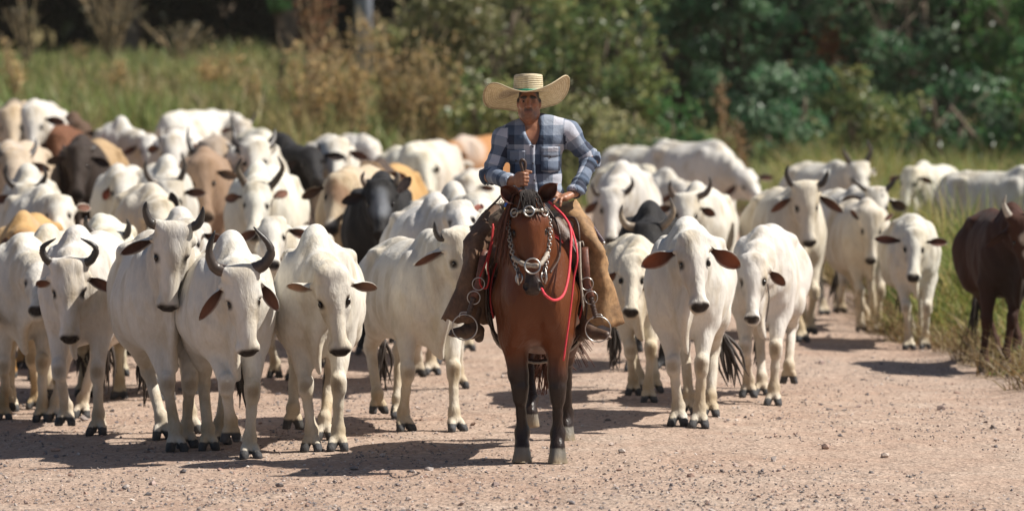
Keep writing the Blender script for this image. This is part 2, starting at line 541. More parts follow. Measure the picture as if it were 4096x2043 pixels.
def big_stone(X, Y, w, h, col, label, seed):
    """a single larger stone lying where the ray through the pixel meets the road"""
    D = 24.0
    for _ in range(12):
        p = ray(X, Y, D); D += (p[2] - gz(p[0], p[1])) / (2.45 / D)
    p = ray(X, Y, D); r = w / 2 * D / F; hh = h * D / F
    rs = np.random.RandomState(seed)
    v = ICO_V * (1 + .35 * (rs.rand(12, 1) - .5)) * V(r, r * .8, hh * .6)
    me = mesh_np('stone', v, None, ICO_F, smooth=False, colors=np.broadcast_to(np.array(col), (12, 3)))
    o = link('stone', me, M_STONE, label=label, category='stone')
    o.location = (p[0], p[1], gz(p[0], p[1]) + hh * .35)
for a in ((222, 1806, 46, 20, (.40, .25, .18), 'flat pinkish stone lying beside the dark cow shadow on the road', 1),
          (1417, 1877, 40, 18, (.20, .17, .16), 'dark grey stone at the tip of the wide horse shadow', 2),
          (3302, 1795, 42, 26, (.36, .25, .20), 'blunt reddish stone on the open gravel in front of the calf', 3),
          (3540, 1828, 40, 24, (.45, .36, .30), 'pale angular stone on open gravel beyond the blunt reddish one', 4),
          (2488, 1810, 36, 20, (.40, .34, .30), 'pale grey pebble lying near the front hooves of the horse', 5)):
    big_stone(*a)
# ================================================================== grass, shrubs and trees
def leaf_mat(name, rough=.5, trans=.35):
    m, nt, b = new_mat(name)
    at = N(nt, 'ShaderNodeVertexColor', layer_name='coat')
    f = noise_node(nt, 9, 3)
    c = mixc(nt, 1.0, at.outputs[0], ramp(nt, f, [(.3, (.75, .75, .75)), (.7, (1.2, 1.2, 1.2))]), 'MULTIPLY')
    nt.links.new(c, b.inputs['Base Color'])
    b.inputs['Roughness'].default_value = rough
    tr = N(nt, 'ShaderNodeBsdfTranslucent'); nt.links.new(c, tr.inputs['Color'])
    mx = N(nt, 'ShaderNodeMixShader', i_0=trans)
    nt.links.new(b.outputs[0], mx.inputs[1]); nt.links.new(tr.outputs[0], mx.inputs[2])
    nt.links.new(mx.outputs[0], nt.nodes['Material Output'].inputs[0])
    return m
M_LEAF = leaf_mat('foliage', .36, .45)
M_GRASS = leaf_mat('grass_blade', .6, .45)
M_BARK = simple_mat('bark', (.16, .12, .085), .9, 0, .4, 12, .6, .02)
M_DRYSTEM = simple_mat('dry_stem', (.30, .22, .12), .9, 0, .35, 20, .4, .01)

def leaves_geo(cen, nrm, size, asp, rs, droop=.0):
    """one folded six-point leaf per row"""
    n = len(cen)
    d = rs.normal(size=(n, 3)); d -= (d * nrm).sum(1)[:, None] * nrm
    d[:, 2] -= droop
    d /= np.linalg.norm(d, axis=1)[:, None]
    s = np.cross(nrm, d); s /= np.maximum(1e-6, np.linalg.norm(s, axis=1))[:, None]
    L = size[:, None]; W = L * asp
    up = nrm * L * .10
    P = np.stack([cen - d * L * .5, cen - d * L * .18 + s * W * .5 + up, cen + d * L * .22 + s * W * .42 + up, cen + d * L * .5 - up,
                  cen + d * L * .22 - s * W * .42 + up, cen - d * L * .18 - s * W * .5 + up], 1)
    base = 6 * np.arange(n)[:, None]
    q = np.vstack([base + np.array([[0, 1, 2, 3]]), base + np.array([[0, 3, 4, 5]])])
    return P.reshape(-1, 3), q

def tree(name, label, x, y, h, cr, cz, cols, nleaf, nclump, leaf, asp=.5, trunk_r=.12, seed=1, cat='tree', group=None, low=.25, clr=.5, stems=1, shine=None, mat=None, clump_share=.5):
    """trunk, limbs and a crown of leaves gathered in clumps. cr: crown half-widths (rx, ry, rz), cz: crown centre above ground"""
    rs = np.random.RandomState(seed)
    o = thing(name, (x, y, gz(x, y) - .05), rs.uniform(0, 6.28) if stems == 1 else 0, 1.0, label, cat, group)
    cl = rs.normal(size=(nclump, 3)); cl /= np.linalg.norm(cl, axis=1)[:, None]
    cl = cl * (rs.rand(nclump, 1) ** .42) * np.array(cr) * rs.uniform(.82, 1.12, (nclump, 1)) + np.array([0, 0, cz])
    cl[:, 2] = np.maximum(cl[:, 2], low)
    geo = []
    for k in range(stems):
        bx, by = (0, 0) if stems == 1 else (rs.normal(0, .18), rs.normal(0, .18))
        top = V(bx * 3 + rs.normal(0, .2), by * 3 + rs.normal(0, .2), cz + cr[2] * .45)
        sp = spline([V(bx, by, 0), V(bx * 1.5 + rs.normal(0, .08), by * 1.5 + rs.normal(0, .08), cz * .45), top], 12)
        geo.append(tube(sp, np.linspace(trunk_r, trunk_r * .3, 12), 8))
        for i in range(k, min(nclump, 40), stems):
            t = rs.uniform(.25, .95); a = sp[int(t * 11)]
            e = cl[i]; mid = a * .5 + e * .5 + V(0, 0, -.15 * rs.rand())
            geo.append(tube(spline([a, mid, e], 7), np.linspace(trunk_r * .32 * (1 - t * .5), .012, 7), 5))
    part('trunk', merge(geo), M_BARK, o)
    idx = rs.randint(0, nclump, nleaf)
    r = rs.normal(size=(nleaf, 3)); r /= np.linalg.norm(r, axis=1)[:, None]
    rad = clr * rs.uniform(.6, 1.3, nclump)[idx]
    cen = cl[idx] + r * (rs.rand(nleaf, 1) ** .5) * rad[:, None] * np.array([1, 1, .75])
    cen[:, 2] = np.maximum(cen[:, 2], .05)
    nrm = r * .6 + np.array([0, 0, .55]) + rs.normal(0, .45, (nleaf, 3)); nrm /= np.linalg.norm(nrm, axis=1)[:, None]
    v, q = leaves_geo(cen, nrm, leaf * rs.uniform(.6, 1.35, nleaf), asp, rs, .5)
    cols = np.array(cols)
    ck = rs.randint(0, len(cols), nclump)
    pick = np.where(rs.rand(nleaf) < clump_share, ck[idx], rs.randint(0, len(cols), nleaf))
    c = cols[pick] * rs.uniform(.7, 1.3, (nleaf, 1)) * (rs.uniform(.8, 1.2, nclump)[idx])[:, None]
    link('crown', mesh_np('crown', v, q, None, False, np.repeat(c, 6, 0)), mat or M_LEAF, o, kind='stuff')
    return o

def grass(name, label, n, sampler, hgt, wid, cols, seed, lean=.25):
    rs = np.random.RandomState(seed)
    x, y, hs = sampler(rs, n)
    n = len(x)
    z = ground_z(x, y) - .02
    L = hgt * rs.uniform(.45, 1.25, n) * hs
    a = rs.rand(n) * 6.283
    wv = np.stack([np.cos(a), np.sin(a), 0 * a], 1) * (wid * rs.uniform(.6, 1.4, n))[:, None]
    la = rs.rand(n) * 6.283
    ln = np.stack([np.cos(la), np.sin(la), 0 * la], 1) * (L * lean * rs.uniform(.2, 2.2, n))[:, None]
    b = np.stack([x, y, z], 1)
    up = np.array([0, 0, 1.0])
    m1 = b + up * (L * .5)[:, None] + ln * .30
    t = b + up * (L * rs.uniform(.75, 1.0, n))[:, None] + ln
    P = np.stack([b - wv * .5, b + wv * .5, m1 + wv * .45, m1 - wv * .45, t], 1).reshape(-1, 3)
    k = 5 * np.arange(n)[:, None]
    q = k + np.array([[0, 1, 2, 3]]); tr = k + np.array([[3, 2, 4]])
    cols = np.array(cols)
    patch = noise2(x * .6, y * .35, seed + 40)
    pick = np.clip(((patch * .75 + rs.rand(n) * .5 - .12) * len(cols)).astype(int), 0, len(cols) - 1)
    c = cols[pick] * rs.uniform(.75, 1.25, (n, 1))
    link(name, mesh_np(name, P, q, tr, False, np.repeat(c, 5, 0)), M_GRASS, None, kind='stuff', label=label, category='grass')

def verge_pts(rs, n):
    m = n * 4
    y = 27 + 38 * rs.rand(m)
    x = 3.3 + (y * .131 + .9 - 3.3) * rs.rand(m)
    ok = land_mask(x, y) > .45 + .3 * rs.rand(m)
    x, y = x[ok][:n], y[ok][:n]
    e = sstep(3.5, 4.6, x)
    return x, y, (.30 + .70 * e) * (.55 + .8 * noise2(x * 1.3, y * .8, 61)) * (.10 + .90 * sstep(34.2, 38.5, y))
GREENS = [(0.335, 0.265, 0.088), (0.403, 0.325, 0.118), (0.256, 0.265, 0.068), (0.186, 0.246, 0.059), (0.472, 0.383, 0.168), (0.147, 0.226, 0.055)]
grass('verge_grass', 'tall dry yellow-green grass growing along the road edge', 34000, verge_pts, .95, .020, GREENS, 5, .42)
def litter_pts(rs, n):
    m = n * 6
    y = 27 + 34 * rs.rand(m)
    x = 3.2 + 1.3 * rs.rand(m)
    l = land_mask(x, y)
    ok = (l > .08) & (l < .98)
    return x[ok][:n], y[ok][:n], .25 + .5 * rs.rand(ok.sum())[:n]
grass('grass_litter', 'bent straw-coloured grass lying over the gravel edge', 5000, litter_pts, .55, .012, [(.26, .20, .09), (.20, .13, .06), (.30, .24, .13)], 6, 1.2)
def bank_pts(rs, n):
    y = 61.5 + 27 * rs.rand(n * 2) ** .9
    x = -17 + 29 * rs.rand(n * 2)
    ok = (x < y * .131 + .6) & (x > -y * .131 - 5) & (land_mask(x, y) > .4)
    x, y = x[ok][:n], y[ok][:n]
    return x, y, .55 + .9 * noise2(x * .5, y * .3, 71)
grass('bank_grass', 'soft green and tan grass covering the bank behind the herd', 37000, bank_pts, .62, .045,
      [(.37, .30, .15), (.32, .275, .125), (.25, .255, .095), (.20, .24, .075), (.20, .27, .085), (.34, .295, .14)], 7, .30)

def at_x(X, D): return (X - 2048.0) / F * D
BRIGHT = [(.19, .205, .080), (.25, .26, .11), (.31, .30, .14), (.13, .16, .065), (.36, .33, .17)]
DULL = [(0.140, 0.203, 0.070), (0.210, 0.262, 0.087), (0.297, 0.297, 0.104), (0.350, 0.333, 0.140), (0.104, 0.161, 0.064)]
DEEP = [(0.055, 0.155, 0.069), (0.086, 0.204, 0.092), (0.124, 0.253, 0.119), (0.043, 0.124, 0.050), (0.171, 0.293, 0.155), (0.269, 0.357, 0.232), (0.196, 0.286, 0.179)]
VIVID = [(.075, .185, .055), (.105, .225, .065), (.055, .145, .050), (.15, .24, .08)]
DRY = [(0.604, 0.415, 0.187), (0.504, 0.340, 0.150), (0.415, 0.314, 0.127), (0.703, 0.528, 0.277), (0.302, 0.251, 0.101)]
RED = [(0.260, 0.111, 0.058), (0.221, 0.098, 0.046), (0.312, 0.169, 0.078)]
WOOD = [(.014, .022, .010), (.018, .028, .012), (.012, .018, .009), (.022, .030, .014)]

# green bushes behind the rider
for i, (X, D, hw, hgt, cols, lab) in enumerate((
        (1830, 70, 1.25, 3.9, BRIGHT, 'rounded yellow-green bush just behind the dry tan shrubs'),
        (2060, 72, 1.15, 4.3, BRIGHT, 'yellow-green leafy bush directly behind the straw hat'),
        (2290, 70, 1.15, 3.6, DULL, 'dull green bush spotted with yellow leaves beside the hat brim'),
        (2480, 71, 1.0, 4.2, DULL, 'thin olive green bush where the bright bushes meet the dark trees'),
        (1960, 66, .95, 2.0, DULL, 'low olive bush at the foot of the yellow-green bushes'),
        (2330, 66, 1.0, 2.1, BRIGHT, 'low light green bush above the far white cows'),
        (2660, 66, .9, 1.9, VIVID, 'low bright green bush at the foot of the dark trees'))):
    x = at_x(X, D)
    tree('bush', lab, x, D, hgt, (hw, .9, hgt * .46), hgt * .52, cols, int(2700 * hw * hgt / 4), int(20 * hw * hgt / 3), .135, .5, .05, 100 + i, 'bush', 'leafy bushes behind the herd', .15, .48, 3)
# tall dark trees filling the picture's right side
for i, (X, D, hw, hgt, cols, lab) in enumerate((
        (2700, 74, 1.5, 6.0, DEEP, 'dark green tree standing next to the olive bush'),
        (3010, 73, 1.5, 6.4, DEEP, 'dark tree with grey-green leaf sprays above the grazing white cow'),
        (3330, 75, 1.6, 6.6, DEEP, 'dark tree carrying a cluster of orange dead leaves'),
        (3640, 73, 1.6, 6.2, DEEP, 'dark dense tree above the white cow with tall lyre horns'),
        (3920, 74, 1.5, 6.0, VIVID, 'vivid green tree in the upper corner above the chestnut bull'),
        (4200, 72, 1.5, 5.6, VIVID, 'vivid green tree cut by the picture edge above the chestnut bull'),
        (3180, 68, 1.0, 2.3, DEEP, 'low dark shrub tangled beneath the orange-leaved tree'),
        (3500, 67, 1.0, 2.0, DULL, 'low dull shrub behind the cow with tall lyre horns'),
        (3830, 67, 1.1, 2.3, DEEP, 'low deep green shrub behind the two cows in tall grass'),
        (4120, 66, 1.0, 2.2, VIVID, 'low fresh green shrub at the edge behind the chestnut bull'))):
    x = at_x(X, D)
    o = tree('broadleaf_tree' if hgt > 4 else 'shrub', lab, x, D, hgt, (hw, 1.3, hgt * .5), hgt * .5, cols, int(3300 if hgt > 4 else 1500), 46 if hgt > 4 else 18, .15, .45, .10, 200 + i,
             'tree' if hgt > 4 else 'shrub', 'dark trees along the verge', .2, .42, 1 if hgt > 4 else 3)
    if i == 2:
        rs = np.random.RandomState(5); nn_ = 110
        c = ray(3318, 175, D - 1.6); o.rotation_euler = (0, 0, 0)
        ce = c - np.array(o.location) + rs.normal(0, 1, (nn_, 3)) * np.array((.14, .15, .22))
        nr = rs.normal(size=(nn_, 3)); nr /= np.linalg.norm(nr, axis=1)[:, None]
        v, q = leaves_geo(ce, nr, np.full(nn_, .13), .5, rs, .5)
        link('dead_leaves', mesh_np('dead_leaves', v, q, None, False, np.broadcast_to(np.array((.30, .10, .035)), (len(v), 3))), M_LEAF, o)

def dry_shrub(label, X, D, hw, hgt, cols, nst, seed, name='dry_shrub', leaf=.075, per=44):
    rs = np.random.RandomState(seed)
    x = at_x(X, D)
    o = thing(name, (x, D, gz(x, D) - .05), 0, 1, label, 'shrub', 'dry shrubs on the bank')
    st, ce = [], []
    for k in range(nst):
        e = V(rs.normal(0, hw * .55), rs.normal(0, hw * .4), hgt * rs.uniform(.6, 1.05))
        b = V(rs.normal(0, .12), rs.normal(0, .12), 0)
        m_ = b * .5 + e * .5 + V(-e[0] * .15, 0, .1)
        sp = spline([b, m_, e], 10)
        st.append(tube(sp, np.linspace(.018, .006, 10), 5))
        t = rs.uniform(.25, 1.0, per)
        p = sp[(t * 9).astype(int)] + rs.normal(0, .07, (per, 3)) * np.array([1, 1, .9])
        ce.append(p)
    part('stems', merge(st), M_DRYSTEM, o)
    ce = np.vstack(ce); n_ = len(ce)
    nr = rs.normal(size=(n_, 3)); nr /= np.linalg.norm(nr, axis=1)[:, None]
    v, q = leaves_geo(ce, nr, leaf * rs.uniform(.6, 1.4, n_), .55, rs, .2)
    c = np.array(cols)[rs.randint(0, len(cols), n_)] * rs.uniform(.7, 1.25, (n_, 1))
    link('seed_heads', mesh_np('seed_heads', v, q, None, False, np.repeat(c, 6, 0)), M_GRASS, o, kind='stuff')
    return o
for i, a in enumerate((('tall tan seeding shrub in the middle of the dry clump', 1400, 68, .75, 2.5, DRY, 26), ('wide dry tan shrub leaning towards the yellow-green bush', 1600, 69, .8, 2.7, DRY, 24),
                       ('rust-coloured plume shrub rising highest beside the pale post', 1265, 70, .45, 3.7, RED, 14), ('short dry shrub at the foot of the rust-coloured plumes', 1230, 67, .6, 1.9, DRY, 18),
                       ('brown seeding shrub behind the far side-on white cow', 1760, 67, .6, 2.2, DRY, 20), ('pale straw shrub near the rider\'s sleeve', 1720, 72, .6, 3.0, DRY, 16))):
    dry_shrub(*a, 300 + i)
for i, a in enumerate((('tall single dry stalk with brown seed heads above the grazing cow', 2888, 64, .06, 2.35, [(.26, .15, .07), (.32, .22, .12)], 2),
                       ('shorter dry stalk beside the tall brown one', 2950, 64, .08, 1.6, [(.26, .15, .07), (.32, .22, .12)], 2))):
    dry_shrub(*a, 330 + i, name='seed_stalk', per=60, leaf=.09)
for i, a in enumerate((('low tan weed clump on the bank above the pale topmost rump', 860, 74, .7, .9, DRY, 14), ('ragged tan weeds on the bank near the picture edge', 60, 66, .35, 1.5, DRY, 10),
                       ('thin dry weeds standing in the middle of the grass bank', 480, 72, .5, .9, DRY, 10), ('small tan weed tuft low on the bank beside the sapling', 1010, 69, .4, 1.0, DRY, 10),
                       ('dry weed clump high on the bank under the forked shrub', 300, 80, .8, .9, DRY, 14))):
    dry_shrub(*a, 350 + i, name='dry_weeds', per=34)
# bare grey shrub and thin stems against the dark wood
def bare(label, X, D, hgt, spread, seed, n=26, name='bare_shrub', lf=500):
    rs = np.random.RandomState(seed); x = at_x(X, D)
    o = thing(name, (x, D, gz(x, D) - .05), 0, 1, label, 'shrub', 'bare shrubs on the bank')
    st, ce = [], []
    for k in range(n):
        e = V(rs.normal(0, spread), rs.normal(0, spread * .6), hgt * rs.uniform(.65, 1.1)); f = V(rs.normal(0, .05), 0, hgt * rs.uniform(.15, .4))
        sp = spline([V(0, 0, 0), f, e * .6 + f * .4 + V(0, 0, .1), e], 12)
        st.append(tube(sp, np.linspace(.03, .008, 12), 5)); ce.append(sp[rs.randint(5, 12, lf // n)] + rs.normal(0, .08, (lf // n, 3)))
    part('branches', merge(st), M_DRYSTEM, o)
    ce = np.vstack(ce); nn_ = len(ce); nr = rs.normal(size=(nn_, 3)); nr /= np.linalg.norm(nr, axis=1)[:, None]
    v, q = leaves_geo(ce, nr, .085 * rs.uniform(.6, 1.4, nn_), .5, rs, .2)
    c = np.array([(.13, .11, .07), (.10, .10, .055), (.17, .14, .09)])[rs.randint(0, 3, nn_)]
    link('leaves', mesh_np('leaves', v, q, None, False, np.repeat(c, 6, 0)), M_GRASS, o, kind='stuff')
bare('forked grey-tan shrub standing on the bank before the dark wood', 440, 80, 2.2, .55, 401)
bare('thin leaning tan stems at the picture edge before the dark wood', 110, 78, 2.0, .30, 402, 9, lf=120)
bare('small wispy tan shrub on the bank near the thin green-topped sapling', 720, 82, 1.2, .5, 403, 16, lf=300)
bare('dim branching shrub on the bank crest beneath the wood', 1560, 84, 2.0, .5, 404, 14, lf=200)
tree('sapling', 'thin straight sapling with one tuft of green leaves on top', at_x(1106, 70), 70, 3.0, (.17, .17, .16), gz(at_x(1106, 70), 70) * 0 + 2.15, [(.07, .16, .05), (.10, .20, .07)], 130, 7, .13, .5, .035, 410, 'tree', None, 1.9, .16)
# pale post in front of the wood
xp, yp = at_x(1455, 86.5), 86.5
o = thing('post', (xp, yp, gz(xp, yp) - .1), 0, 1, 'smooth blue-grey post rising in front of the dark wood', 'post')
M_POST = simple_mat('post_concrete', (.23, .25, .30), .8, 0, .12, 6, .2, .01)
part('shaft', tube([(0, 0, 0), (0, 0, 3), (0, 0, 7.5)], [.20, .18, .14], 16), M_POST, o)
part('cap', tube([(0, 0, 7.5), (0, 0, 7.56)], [.17, .17], 16), M_POST, o)

# the wood: big trees whose joined canopy keeps the ground beneath in deep shade
k = 0
rs_ = np.random.RandomState(17)
WD = ('dim woodland tree', 'dark woodland tree', 'heavy-crowned woodland tree', 'broad woodland tree')
protos = []
for row, (D, z0, nn_) in enumerate(((93, 8.2, 12), (101, 7.0, 11), (110, 6.5, 12))):
    for i in range(nn_):
        x = -34 + 53.0 * (i + .5) / nn_ + rs_.uniform(-1, 1); y = D + rs_.uniform(-2, 2)
        if k < 4:
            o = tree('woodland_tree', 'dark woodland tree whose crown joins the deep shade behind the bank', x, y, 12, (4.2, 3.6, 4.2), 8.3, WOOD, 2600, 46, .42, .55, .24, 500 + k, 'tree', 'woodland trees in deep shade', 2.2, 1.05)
            protos.append(o)
        else:
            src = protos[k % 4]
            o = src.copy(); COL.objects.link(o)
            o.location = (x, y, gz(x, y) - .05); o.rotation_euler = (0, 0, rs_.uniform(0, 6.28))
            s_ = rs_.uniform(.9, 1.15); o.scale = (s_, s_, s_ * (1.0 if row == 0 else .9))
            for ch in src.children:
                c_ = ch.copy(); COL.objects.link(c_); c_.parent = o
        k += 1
for i in range(40):       # shaded undergrowth closing the wood
    x = -33 + 2.7 * (i % 20) + rs_.uniform(-.6, .6); y = (99 if i < 20 else 112) + rs_.uniform(-2, 6)
    if i == 0:
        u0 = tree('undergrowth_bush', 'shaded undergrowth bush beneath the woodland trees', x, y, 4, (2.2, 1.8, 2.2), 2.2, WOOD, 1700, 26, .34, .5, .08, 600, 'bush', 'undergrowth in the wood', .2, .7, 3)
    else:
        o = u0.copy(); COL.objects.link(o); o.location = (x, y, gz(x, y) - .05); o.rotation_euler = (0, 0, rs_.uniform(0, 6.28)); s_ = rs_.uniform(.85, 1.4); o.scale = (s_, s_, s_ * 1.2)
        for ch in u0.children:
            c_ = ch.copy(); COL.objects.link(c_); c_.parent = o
# ================================================================== the cattle
M_COAT = coat_mat('cattle_hide')
M_HORN = None
def horn_mat():
    m, nt, b = new_mat('horn')
    at = N(nt, 'ShaderNodeVertexColor', layer_name='coat')
    f = noise_node(nt, 30, 4, .6)
    c = mixc(nt, 1.0, at.outputs[0], ramp(nt, f, [(.3, (.7, .7, .7)), (.7, (1.3, 1.3, 1.3))]), 'MULTIPLY')
    nt.links.new(c, b.inputs['Base Color'])
    b.inputs['Roughness'].default_value = .42
    bump(nt, b, noise_node(nt, 55, 3), .3, .004)
    return m
M_HORN = horn_mat()
def eye_mat():
    m, nt, b = new_mat('eye')
    f = noise_node(nt, 80, 2)
    nt.links.new(ramp(nt, f, [(.3, (.006, .004, .003)), (.7, (.02, .012, .008))]), b.inputs['Base Color'])
    b.inputs['Roughness'].default_value = .12
    return m
M_EYE = eye_mat()
M_TAIL = simple_mat('tail_hair', (.035, .024, .018), .6, 0, .5, 90, .5, .004)

WHITE = (.63, .60, .54)
COATS = dict(white=WHITE, cream=(.61, .555, .465), grey=(.56, .53, .48), tan=(.50, .31, .13), beige=(.52, .42, .31), brown=(.15, .062, .030), chestnut=(.050, .0165, .008),
             dark=(.040, .028, .022), black=(.016, .015, .016), umber=(.10, .060, .038), orange=(.42, .20, .08))

def ik(A, B, L1, L2, sign):
    """middle joint of a two-bone limb in the xz plane; sign +1 bends it forward"""
    A, B = V(*A), V(*B)
    d = B - A
    D = np.linalg.norm(d)
    D = min(D, (L1 + L2) * .998)
    a = (L1 * L1 - L2 * L2 + D * D) / (2 * D)
    hgt = math.sqrt(max(0, L1 * L1 - a * a))
    u = norm(d)
    n = V(-u[2], 0, u[0]); n = norm(n) if np.linalg.norm(n) > 1e-6 else V(1, 0, 0)
    if n[0] * sign < 0: n = -n
    return A + u * a + n * hgt

class Pose: pass

def head_axes(f, uh):
    f = norm(f)
    u = norm(uh - (uh @ f) * f)
    s = np.cross(u, f)          # the animal's left when f points along its face and u out of its forehead
    return f, s, u

def leaf_ear(base, d, nrm, L, W, inner, outer, dark, cup=.35):
    """cupped ear: a closed shell along d, opening towards nrm"""
    d = norm(d); nrm = norm(nrm - (nrm @ d) * d); c = np.cross(nrm, d)
    nu, nv = 14, 9
    t = np.linspace(0, 1, nu)
    wd = W * np.interp(t, [0, .12, .3, .5, .7, .86, .95, 1], [.30, .42, .82, 1.0, .90, .60, .30, .04])
    a = np.linspace(-1, 1, nv)
    front, back = [], []
    cf, cb = [], []
    for i in range(nu):
        for j in range(nv):
            lat = a[j] * wd[i] * .5
            dep = cup * W * (a[j] ** 2 - .35) * np.interp(t[i], [0, .3, 1], [1.7, 1.0, .35])
            p = base + d * (L * t[i]) + c * lat + nrm * dep
            edge = abs(a[j]) > .8 or t[i] > .93
            front.append(p + nrm * .002); back.append(p - nrm * (.013 * (1 - .8 * abs(a[j])) + .002))
            k = np.interp(t[i], [0, .25, .6, 1], [.15, .35, .8, 1.0])
            ic = np.array(dark) * (1 - k) + np.array(inner) * k
            cf.append(np.array(outer) * (.75 if edge else 0) + ic * (.25 if edge else 1))
            cb.append(outer)
    v = np.vstack([front, back]); n = nu * nv
    i = np.arange(nu - 1)[:, None]; j = np.arange(nv - 1)[None, :]
    q = np.stack([i * nv + j, i * nv + j + 1, (i + 1) * nv + j + 1, (i + 1) * nv + j], -1).reshape(-1, 4)
    rim = [k for k in range(nv)] + [k * nv + nv - 1 for k in range(1, nu)] + [(nu - 1) * nv + k for k in range(nv - 2, -1, -1)] + [k * nv for k in range(nu - 2, 0, -1)]
    rq = [[rim[k], rim[(k + 1) % len(rim)], n + rim[(k + 1) % len(rim)], n + rim[k]] for k in range(len(rim))]
    q = np.vstack([q[:, ::-1], q + n, np.array(rq)])
    return v, q, np.array(cf + cb)

def paint(v, base, spots):
    c = np.broadcast_to(np.array(base, dtype=float), (len(v), 3)).copy()
    for (p, r, col, st, soft) in spots:
        d = np.linalg.norm(v - np.asarray(p), axis=1) / r
        wgt = (st * sstep(1.0, 1.0 - soft, d))[:, None]
        c = c * (1 - wgt) + np.array(col) * wgt
    return c

